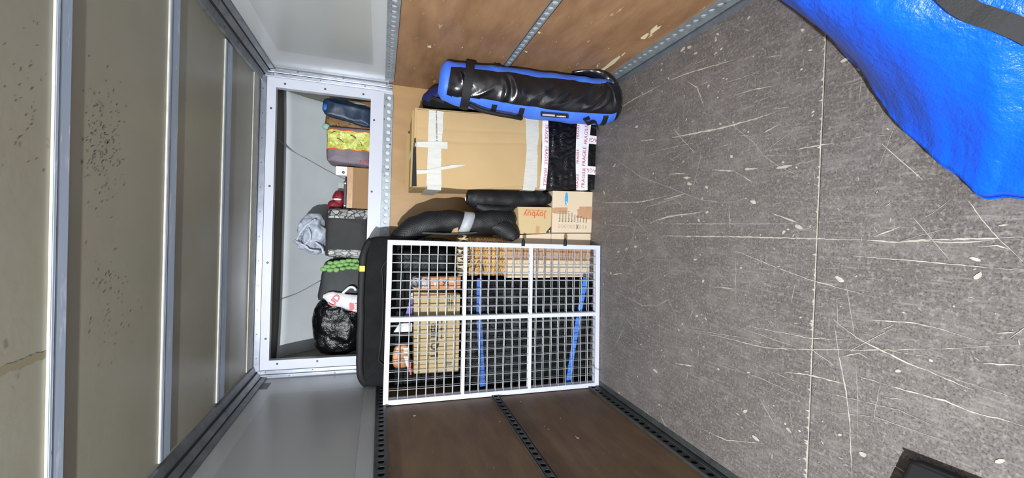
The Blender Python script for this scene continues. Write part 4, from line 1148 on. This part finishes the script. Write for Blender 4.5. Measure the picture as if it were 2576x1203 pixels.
ringstrap(.715, .05, -1.7, 1.7, off=.010)
ringstrap(.635, .032, .90, 1.7); ringstrap(.635, .032, -1.7, -.95)
ringstrap(.555, .032, -1.7, -.9) ; ringstrap(.262, .032, -1.7, -.85)
# grab handle on the left flank, and a foot loop
sweep([on(1180, 262, 1, -.77), on(1215, 279, 1, -.79), on(1255, 288, 1, -.80), on(1290, 294, 1, -.80), on(1311, 298, 1, -.77)], [(.012, .016)]*5, 14, rumple=.003, rs=20, sub=5).build('grab_handle', 'webbing', t, smooth=True)
ribbon([on(1483, 297, 1, -.83), on(1470, 302, 1, -.84), on(1478, 312, 1, -.84), on(1494, 306, 1, -.81), on(1501, 309, 1, -.78), on(1504, 325, 1, -.72), on(1490, 318, 1, -.60)], .022, (0, -1, .2), .004).build('foot_loop', 'webbing', t)
sweep([on(1440, 184, 1, -.73), on(1475, 182, 1, -.745), on(1508, 190, 1, -.77), on(1535, 210, 1, -.79), on(1548, 232, 1, -.82)], [(.008, .02), (.026, .05), (.034, .06), (.032, .05), (.01, .02)], 20, rumple=.008, rs=12, sub=5).build('end_flap', 'pvc_black', t, smooth=True)
# woven brand patch
pa = on(1360, 288, 1, -.838); pb = on(1430, 293, 1, -.845); v = (pb-pa)
cen = (pa+pb)/2
MB().obb(cen, v*.5, (0, .0015, 0), Vector((.012, 0, .0015))).build('woven_patch', 'black_plain', t)
MB().obb(cen-v*.22+Vector((-.002, -.003, 0)), v*.22, (0, .001, 0), Vector((.0055, 0, 0))).build('patch_panel', 'foam_tape', t)
fineprint(cen+v*.22+Vector((-.004, -.0038, 0)), v, v.cross(Vector((0, -1, 0)))*-1, .055, .0085, 'white_ink', t, 1, 6)

# second bag behind
t = thing('dark_bag', 'dark blue and black bag slumped behind the kit bag, above the tall carton', 'bag', (1.92, -.3, 0))
sweep([Vector(p) for p in [(1.955, -.30, .03), (1.955, -.30, .10), (1.955, -.30, .50), (1.950, -.32, .90), (1.925, -.34, 1.10), (1.892, -.36, 1.18), (1.875, -.37, 1.205)]], [(.07, .07), (.085, .1), (.088, .12), (.09, .12), (.095, .12), (.075, .09), (.04, .04)], 30, matfn=lambda th, s: 0 if s > .8 and (th % (2*PI)) < 2.2 else 1, rumple=.014, rs=8, seed=30, sub=5).build('bag_body', ['bag_blue_dark', 'black_fabric'], t, smooth=True)
ribbon([(1.90, -.455, 1.19), (1.885, -.475, 1.15), (1.87, -.478, 1.10)], .02, (0, -1, .3), .004).build('webbing_strap', 'webbing', t)

# ---------------------------------------------------------------- things in the nose over the cab
ZS = 1.5605
def crumple_box(f, yf, yb, amp, rs, seed, matfn=None, nx=36, nz=30, skew=0):
    "soft bag: front outline by (x,z) bl, br, tr, tl, bulging towards the viewer"
    mb = MB(); ny = 10
    def P(u, v, w):
        xb = f[0][0]+(f[1][0]-f[0][0])*u; xt = f[3][0]+(f[2][0]-f[3][0])*u
        zb = f[0][1]+(f[1][1]-f[0][1])*u; zt = f[3][1]+(f[2][1]-f[3][1])*u
        x = xb+(xt-xb)*v; z = zb+(zt-zb)*v; y = yf+(yb-yf)*w
        return Vector((x, y, z))
    def face(fn, n1, n2, nr):
        vs = []; k = 0
        for j in range(n2+1):
            for i in range(n1+1):
                u, v = i/n1, j/n2; p = fn(u, v)
                e = min(u, 1-u, v, 1-v)
                nz_ = noise.noise(p*rs+Vector((seed, 0, 0)))*amp+(1-abs(noise.noise(p*rs*.8+Vector((0, seed, 3))))*3)*amp*.5
                blg = amp*1.2*math.sqrt(max(0, min(1, e*6)))
                vs.append(p+Vector(nr)*(nz_*min(1, e*5)+blg))
        fs = [(j*(n1+1)+i, j*(n1+1)+i+1, (j+1)*(n1+1)+i+1, (j+1)*(n1+1)+i) for j in range(n2) for i in range(n1)]
        mi = [matfn(sum((Vector(vs[q]) for q in ff), Vector())/4) if matfn else 0 for ff in fs]
        mb.add(vs, fs, mi)
    face(lambda u, v: P(u, v, 0), nx, nz, (0, -1, 0))
    face(lambda u, v: P(1, v, u), ny, nz, (1, 0, 0)); face(lambda u, v: P(0, v, 1-u), ny, nz, (-1, 0, 0))
    face(lambda u, v: P(u, 1, v), nx, ny, (0, 0, 1)); face(lambda u, v: P(u, 0, 1-v), nx, ny, (0, 0, 0))
    return mb
# navy sheeting over brown sacks, far right
t = thing('paper_sack', 'brown paper sack with dark patches beside the navy sheet over the cab', 'sack', (1.78, .2, ZS))
crumple_box([(1.788, ZS), (1.885, ZS), (1.885, 1.862), (1.786, 1.866)], .145, .34, .010, 12, 2).build('sack_body', 'brown_paper', t, smooth=True)
t = thing('plastic_sheet', 'crumpled navy plastic sheet folded over the sacks at the far right of the nose', 'sheet', (1.90, .2, ZS))
crumple_box([(1.800, ZS), (1.925, ZS), (1.965, 1.874), (1.858, 1.874)], .085, .125, .009, 9, 5).build('sheet_fold', 'navy_tarp', t, smooth=True)
blob((1.905, .105, 1.872), (.032, .03, .022), .8, 20, 14, .006, 20, 8).build('bright_corner', 'bright_blue_bag', t, smooth=True)
t = thing('paper_bundle', 'bundle of grey-brown paper tucked behind the navy sheet against the right edge', 'paper', (1.96, .2, ZS))
crumple_box([(1.918, ZS), (2.000, ZS), (1.985, 1.73), (1.972, 1.86)], .142, .30, .008, 14, 8).build('paper_fold', 'brown_paper', t, smooth=True)
sweep([(1.967, .125, 1.60), (1.963, .12, 1.65), (1.965, .125, 1.70)], [(.004, .01), (.018, .014), (.004, .01)], 14, sub=4).build('pale_sheet', 'pale_paper', t, smooth=True)
# lemon patterned bag
def lem(p):
    e = .004*math.sin(p.z*60)
    if abs(p.x-(1.754+e)) < .004 or abs(p.x-(1.612+e)) < .0045: return 2
    return 0 if 1.612 < p.x < 1.754 else 1
t = thing('patterned_bag', 'lemon and white patterned bag with mauve-grey sides and orange trim in the nose', 'bag', (1.64, .2, ZS))
crumple_box([(1.508, ZS), (1.776, ZS), (1.770, 1.852), (1.525, 1.850)], .10, .32, .010, 9, 12, lem, 90, 40).build('bag_body', ['lemon_print', 'bag_grey', 'orange_trim'], t, smooth=True)
fineprint((1.532, .079, 1.60), (0, 0, 1), (-1, 0, 0), .065, .022, 'carrier_red', t, 1, 3)
for q in ([(1.70, 1.66), (1.72, 1.70)], [(1.66, 1.74), (1.69, 1.79)], [(1.65, 1.62), (1.675, 1.63)], [(1.735, 1.80), (1.72, 1.83)]):
    a, b = q; ribbon([(a[0], .083, a[1]), ((a[0]+b[0])/2+.005, .081, (a[1]+b[1])/2), (b[0], .083, b[1])], .004, (0, -1, 0), .001).build('print_stroke', 'black_ink', t)
blob((1.772, .12, 1.868), (.022, .02, .028), .9, 18, 12, .005, 22, 8).build('mint_handle', 'mint', t, smooth=True); lab(bpy.data.objects['mint_handle'], 'pale mint green handle')
# little white box
t = thing('brown_carton', 'small brown carton with clear tape, in the middle of the nose opening', 'box', (1.33, .2, ZS))
MB().box((1.188, .105, ZS), (1.492, .33, 1.716)).build('carton_body', 'cardboard_brown', t, bevel=.004)
MB().box((1.190, .1036, 1.675), (1.490, .1046, 1.714)).build('clear_tape', 'brown_tape', t)
t = thing('white_box', 'little white box with a round black logo, standing on the brown carton', 'box', (1.465, .17, 1.717))
MB().box((1.428, .12, 1.717), (1.494, .20, 1.795)).build('box_body', 'white_card', t, bevel=.002)
MB().cyl((1.450, .1195, 1.743), (1.450, .1185, 1.743), .0095, 20).build('logo_disc', 'black_ink', t)
text('A', .010, (1.450, .1183, 1.743), (0, 0, 1), (-1, 0, 0), 'white_ink', t, bold=.03)
t = thing('grey_flat_box', 'thin grey flat box behind the brown carton, beside the white one', 'box', (1.36, .36, ZS))
MB().box((1.330, .345, ZS), (1.400, .38, 1.80)).build('box_body', 'white_grp', t, bevel=.003)
t = thing('slate_case', 'narrow dark slate case with bright corners, lying on the brown carton', 'case', (1.30, .2, 1.717))
MB().box((1.196, .118, 1.7175), (1.388, .30, 1.737)).build('case_body', 'slate', t, bevel=.004)
for x in (1.205, 1.370): MB().box((x-.005, .1165, 1.722), (x+.005, .1185, 1.733)).build('case_clip', 'white_card', t)
t = thing('red_bag', 'crumpled dark red bag with a cream fold, on the slate case', 'bag', (1.26, .25, 1.738))
blob((1.262, .26, 1.782), (.068, .06, .042), .8, 30, 20, .010, 16, 4, ridge=.008, rrs=12).build('bag_body', 'red_fabric', t, smooth=True)
blob((1.205, .24, 1.80), (.045, .045, .055), .8, 26, 18, .008, 16, 14, ridge=.006, rrs=12).build('bag_end', 'red_fabric', t, smooth=True)
blob((1.255, .19, 1.786), (.008, .008, .030), .9, 12, 10, .002, 20, 4).build('cream_fold', 'white_card', t, smooth=True)
# grey carrier bag, black tote with snake print
t = thing('carrier_bag', 'crumpled translucent pale grey carrier bag slumped on the black tote', 'bag', (1.0, .28, 1.6))
blob((.985, .30, 1.950), (.160, .10, .102), .9, 170, 120, .034, 8, 11, ridge=.020, rrs=7).build('bag_body', 'carrier_grey', t, smooth=True)
for c, r in (((1.02, .25, 2.035), (.055, .03, .028)), ((.90, .26, 2.02), (.04, .03, .05)), ((.93, .25, 2.06), (.02, .02, .03))):
    blob(c, r, .9, 24, 18, .010, 20, c[0]*9, ridge=.010, rrs=16).build('bag_handle', 'carrier_grey', t, smooth=True)
t = thing('snake_print_tote', 'black tote bag edged with grey snakeskin print, in the middle of the nose', 'bag', (1.0, .2, ZS))
crumple_box([(.815, ZS), (1.178, ZS), (1.172, 1.842), (.838, 1.846)], .085, .36, .006, 6, 21, lambda p: 1 if (p.x > 1.113 or p.x < .880) and p.y < .085+.3 and p.z < 1.83 else 0, 60, 30).build('bag_body', ['tote_black', 'python_print'], t, smooth=True)
for pp in ([(1.10, .20, 1.93), (1.05, .185, 1.99), (.99, .18, 2.03), (.94, .19, 2.05)], [(.86, .20, 1.90), (.87, .185, 1.96), (.90, .18, 2.00), (.93, .19, 2.06)], [(1.03, .19, 1.98), (.97, .18, 1.96), (.92, .185, 1.99), (.90, .19, 2.04)], [(.84, .20, 1.87), (.89, .19, 1.885), (.93, .19, 1.93)]):
    sweep(pp, [(.008, .003)]*len(pp), 10, sub=6, rumple=.006, rs=40).build('bag_fold', 'carrier_grey', t, smooth=True)
# grey tote with green pebble print
t = thing('pebble_print_tote', 'dark grey tote bag with green pebbles printed on its side, beside the snakeskin-edged tote', 'bag', (.66, .2, ZS))
crumple_box([(.515, ZS), (.798, ZS), (.790, 1.845), (.515, 1.885)], .09, .35, .009, 7, 31, None, 50, 34).build('bag_body', 'tote_grey', t, smooth=True)
mb0 = None; random.seed(8)
for r in range(3):
    for k in range(9):
        x = .742+r*.026+.010*math.sin(k); z = 1.60+k*.042+(.020 if r % 2 else 0)
        if z > 1.865-r*.02: continue
        if mb0 is None:
            m_ = blob((0, 0, 0), (.0165, .007, .024), .9, 14, 10, .002, 30, 2); pb0 = m_.build('pebble', 'pebble_green', t, smooth=True); pb0.matrix_parent_inverse = Matrix.Translation(t.location).inverted(); pb0.location = (x, .072, z); mb0 = 1
        else:
            c = pb0.copy(); COL.objects.link(c); c.location = (x, .072+.004*r, z); c.scale = (random.uniform(.8, 1.1), 1, random.uniform(.8, 1.1))
# white carrier with red print
t = thing('printed_carrier', 'white carrier bag with red lettering, twisted over the black refuse sack', 'bag', (.50, .08, 1.66))
P = [on(814, 746, 1, .055), on(835, 750, 1, .045), on(860, 756, 1, .035), on(885, 762, 1, .03), on(905, 768, 1, .03)]
sweep(P, [(.018, .02), (.048, .026), (.052, .03), (.060, .032), (.058, .03)], 26, rumple=.010, rs=14, seed=4, sub=8).build('bag_body', 'carrier_white', t, smooth=True)
sweep([on(862, 738, 1, .03), on(872, 729, 1, .025), on(880, 723, 1, .02), (on(890, 724, 1, .02)), on(895, 731, 1, .025)], [(.009, .004)]*5, 10, sub=4).build('bag_handle', 'carrier_white', t, smooth=True)
text('UD', .062, on(842, 757, 1, .010), (.75, 0, -.55), (.55, 0, .75), 'carrier_red', t, bold=.03)
p = on(890, 772, 1, -.002)
MB().obb(p, (.028, 0, .0), (0, .0008, 0), (0, 0, .030)).build('print_block', 'carrier_red', t); text('her', .040, p+Vector((-.002, -.0015, -.008)), (1, 0, 0), (0, 0, 1), 'white_ink', t, bold=.02)
# black refuse sack
t = thing('refuse_sack', 'glossy black refuse sack filling the left end of the nose', 'bag', (.28, .25, ZS))
blob((.292, .26, 1.745), (.215, .17, .190), .62, 170, 110, .022, 6, 19, ridge=.009, rrs=9).build('sack_body', 'bin_bag', t, smooth=True)
blob((.41, .20, 1.78), (.085, .09, .11), .8, 80, 60, .018, 10, 29, ridge=.008, rrs=11).build('sack_neck', 'bin_bag', t, smooth=True)

# ---------------------------------------------------------------- blue tarpaulin near the rear, with a black strap
t = thing('blue_tarpaulin', 'bright blue woven plastic tarpaulin heaped on the floor at the right rear', 'tarpaulin', (1.75, -2.6, 0))
edge = [(1950,-40),(1980,0),(2030,42),(2080,85),(2125,142),(2165,185),(2192,232),(2215,262),(2230,290),(2262,330),(2310,372),(2350,412),(2385,436),(2415,462),(2450,495),(2510,492),(2576,500),(2640,506)]
EP = [on(x, y, 2, .06) for x, y in edge]
EP = [EP[0]+Vector((.10, .12, 0))]+EP+[Vector((1.20, -2.85, .06)), Vector((1.26, -3.2, .06))]
def esample(s):
    f = s*(len(EP)-1); i = min(int(f), len(EP)-2); q = f-i
    p0 = EP[max(i-1, 0)]; p1 = EP[i]; p2 = EP[i+1]; p3 = EP[min(i+2, len(EP)-1)]
    return 0.5*((2*p1)+(p2-p0)*q+(2*p0-5*p1+4*p2-p3)*q*q+(3*p1-p0-3*p2+p3)*q**3)
def tarp(s, v):
    a = esample(s); b = Vector((2.075, -1.86, .1)).lerp(Vector((2.03, -3.35, .1)), s**1.1)
    p = a.lerp(b, v)
    vc = .29
    hh = .050+.012*min(1, v/.08)+.17/(1+math.exp(-(v-vc)/.08))+.52*max(0, p.y+2.95)*(lambda q: q*q*(3-2*q))(min(1, v/.40))*min(1, .05+s*1.7)-.10*max(0, v-.7)
    k = noise.noise(Vector((p.x*3, p.y*3, 0)))*.018+noise.noise(Vector((p.x*8, p.y*8, 5)))*.012+noise.noise(Vector((p.x*22, p.y*22, 5)))*.0035
    ed_ = noise.noise(Vector((s*14, 0, 0)))*.012+noise.noise(Vector((s*40, 0, 3)))*.004
    k = k*min(1, v*6)+ed_*math.exp(-v*9)
    z = max(.006, hh+k)
    if v > .9: z *= 1-(v-.9)*1.5
    if v == 0: z = max(.02, z-.03)
    return Vector((min(p.x, 2.085), p.y, z))
ns, nv_ = 150, 90; vs = [tarp(i/ns, j/nv_) for i in range(ns+1) for j in range(nv_+1)]
fs = [(i*(nv_+1)+j, (i+1)*(nv_+1)+j, (i+1)*(nv_+1)+j+1, i*(nv_+1)+j+1) for i in range(ns) for j in range(nv_)]
o = MB().add(vs, fs).build('sheet', 'tarp_blue', t, smooth=True); md = o.modifiers.new('s', 'SOLIDIFY'); md.thickness = .0015; md.offset = -1
sweep([tarp(i/120, 0)+Vector((0, 0, -.002)) for i in range(121)], [(.004, .003)]*121, 8).build('rolled_hem', 'tarp_blue', t, smooth=True)
# strap lying over the tarpaulin
def tz(x, y):
    best = None
    for i in range(0, ns+1, 3):
        for j in range(0, nv_+1, 3):
            v = vs[i*(nv_+1)+j]; d = (v.x-x)**2+(v.y-y)**2
            if best is None or d < best[0]: best = (d, v.z)
    return best[1]
P = []
for (x, y) in [(2370,-40),(2400,0),(2425,22),(2455,38),(2490,48),(2530,55),(2576,72),(2640,110)]:
    z = .25
    for k in range(6): p = on(x, y, 2, z); z = tz(p.x, p.y)+.012
    P.append(on(x, y, 2, z+.004))
for _ in range(2): P = [P[0]]+[(P[i-1]+P[i]*2+P[i+1])/4 for i in range(1, len(P)-1)]+[P[-1]]
P = [p+Vector((0, 0, .012)) for p in P]
Q = []
for a, b in zip(P[:-1], P[1:]):
    for i in range(4): Q.append(a.lerp(b, i/4))
o = ribbon(Q, .036, (-.2, -.4, 1), .003).build('strap', 'webbing'); o['label'] = 'black webbing strap lying across the blue tarpaulin'; o['category'] = 'strap'
# low black block added for an unidentified dark shape at the floor's lower left
t = thing('black_block', 'low black block, only one corner in view at the left rear of the floor', 'bag', (.30, -2.52, 0))
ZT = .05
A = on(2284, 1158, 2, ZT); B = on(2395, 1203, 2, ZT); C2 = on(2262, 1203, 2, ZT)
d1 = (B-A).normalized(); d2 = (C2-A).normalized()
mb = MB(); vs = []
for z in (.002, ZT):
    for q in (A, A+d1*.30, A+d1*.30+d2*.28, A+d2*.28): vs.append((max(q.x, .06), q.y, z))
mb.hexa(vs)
o = mb.build('block_body', 'black_plain', t, bevel=.012, seg=3)
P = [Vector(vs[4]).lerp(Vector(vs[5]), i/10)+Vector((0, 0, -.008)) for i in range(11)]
sweep(P, [(.004, .004)]*11, 8).build('block_edge', 'webbing', t, smooth=True)

# ---------------------------------------------------------------- marks and prints belong to the piece that carries them
MARKS = ('lettering', 'tick_oval', 'pen_cross', 'fine_print', 'logo', 'logo_bar', 'print_block', 'corner_mark', 'print_stroke', 'logo_disc', 'white_spot')
base = lambda n: n.split('.')[0]
for r in [o for o in COL.objects if o.type == 'EMPTY' and o.get('category')]:
    kids = list(r.children)
    host = {base(k.name): k for k in kids}
    body = next((host[n] for n in ('carton_body', 'box_body', 'packet_body', 'bag_body', 'film_wrapped_body') if n in host), None)
    tapes = [k for k in kids if base(k.name) == 'fragile_tape']
    patch_ = host.get('woven_patch')
    for k in kids:
        b = base(k.name); tgt = None
        if b in MARKS: tgt = patch_ if patch_ else body
        if tapes and b == 'lettering': tgt = tapes[0]
        if b == 'patch_panel': tgt = patch_
        if b == 'seam' and 'padded_body' in host: tgt = host['padded_body']
        if b == 'stake': tgt = host.get('lining')
        if tgt is not None and tgt != k:
            k.parent = tgt; k.matrix_parent_inverse = Matrix.Identity(4)
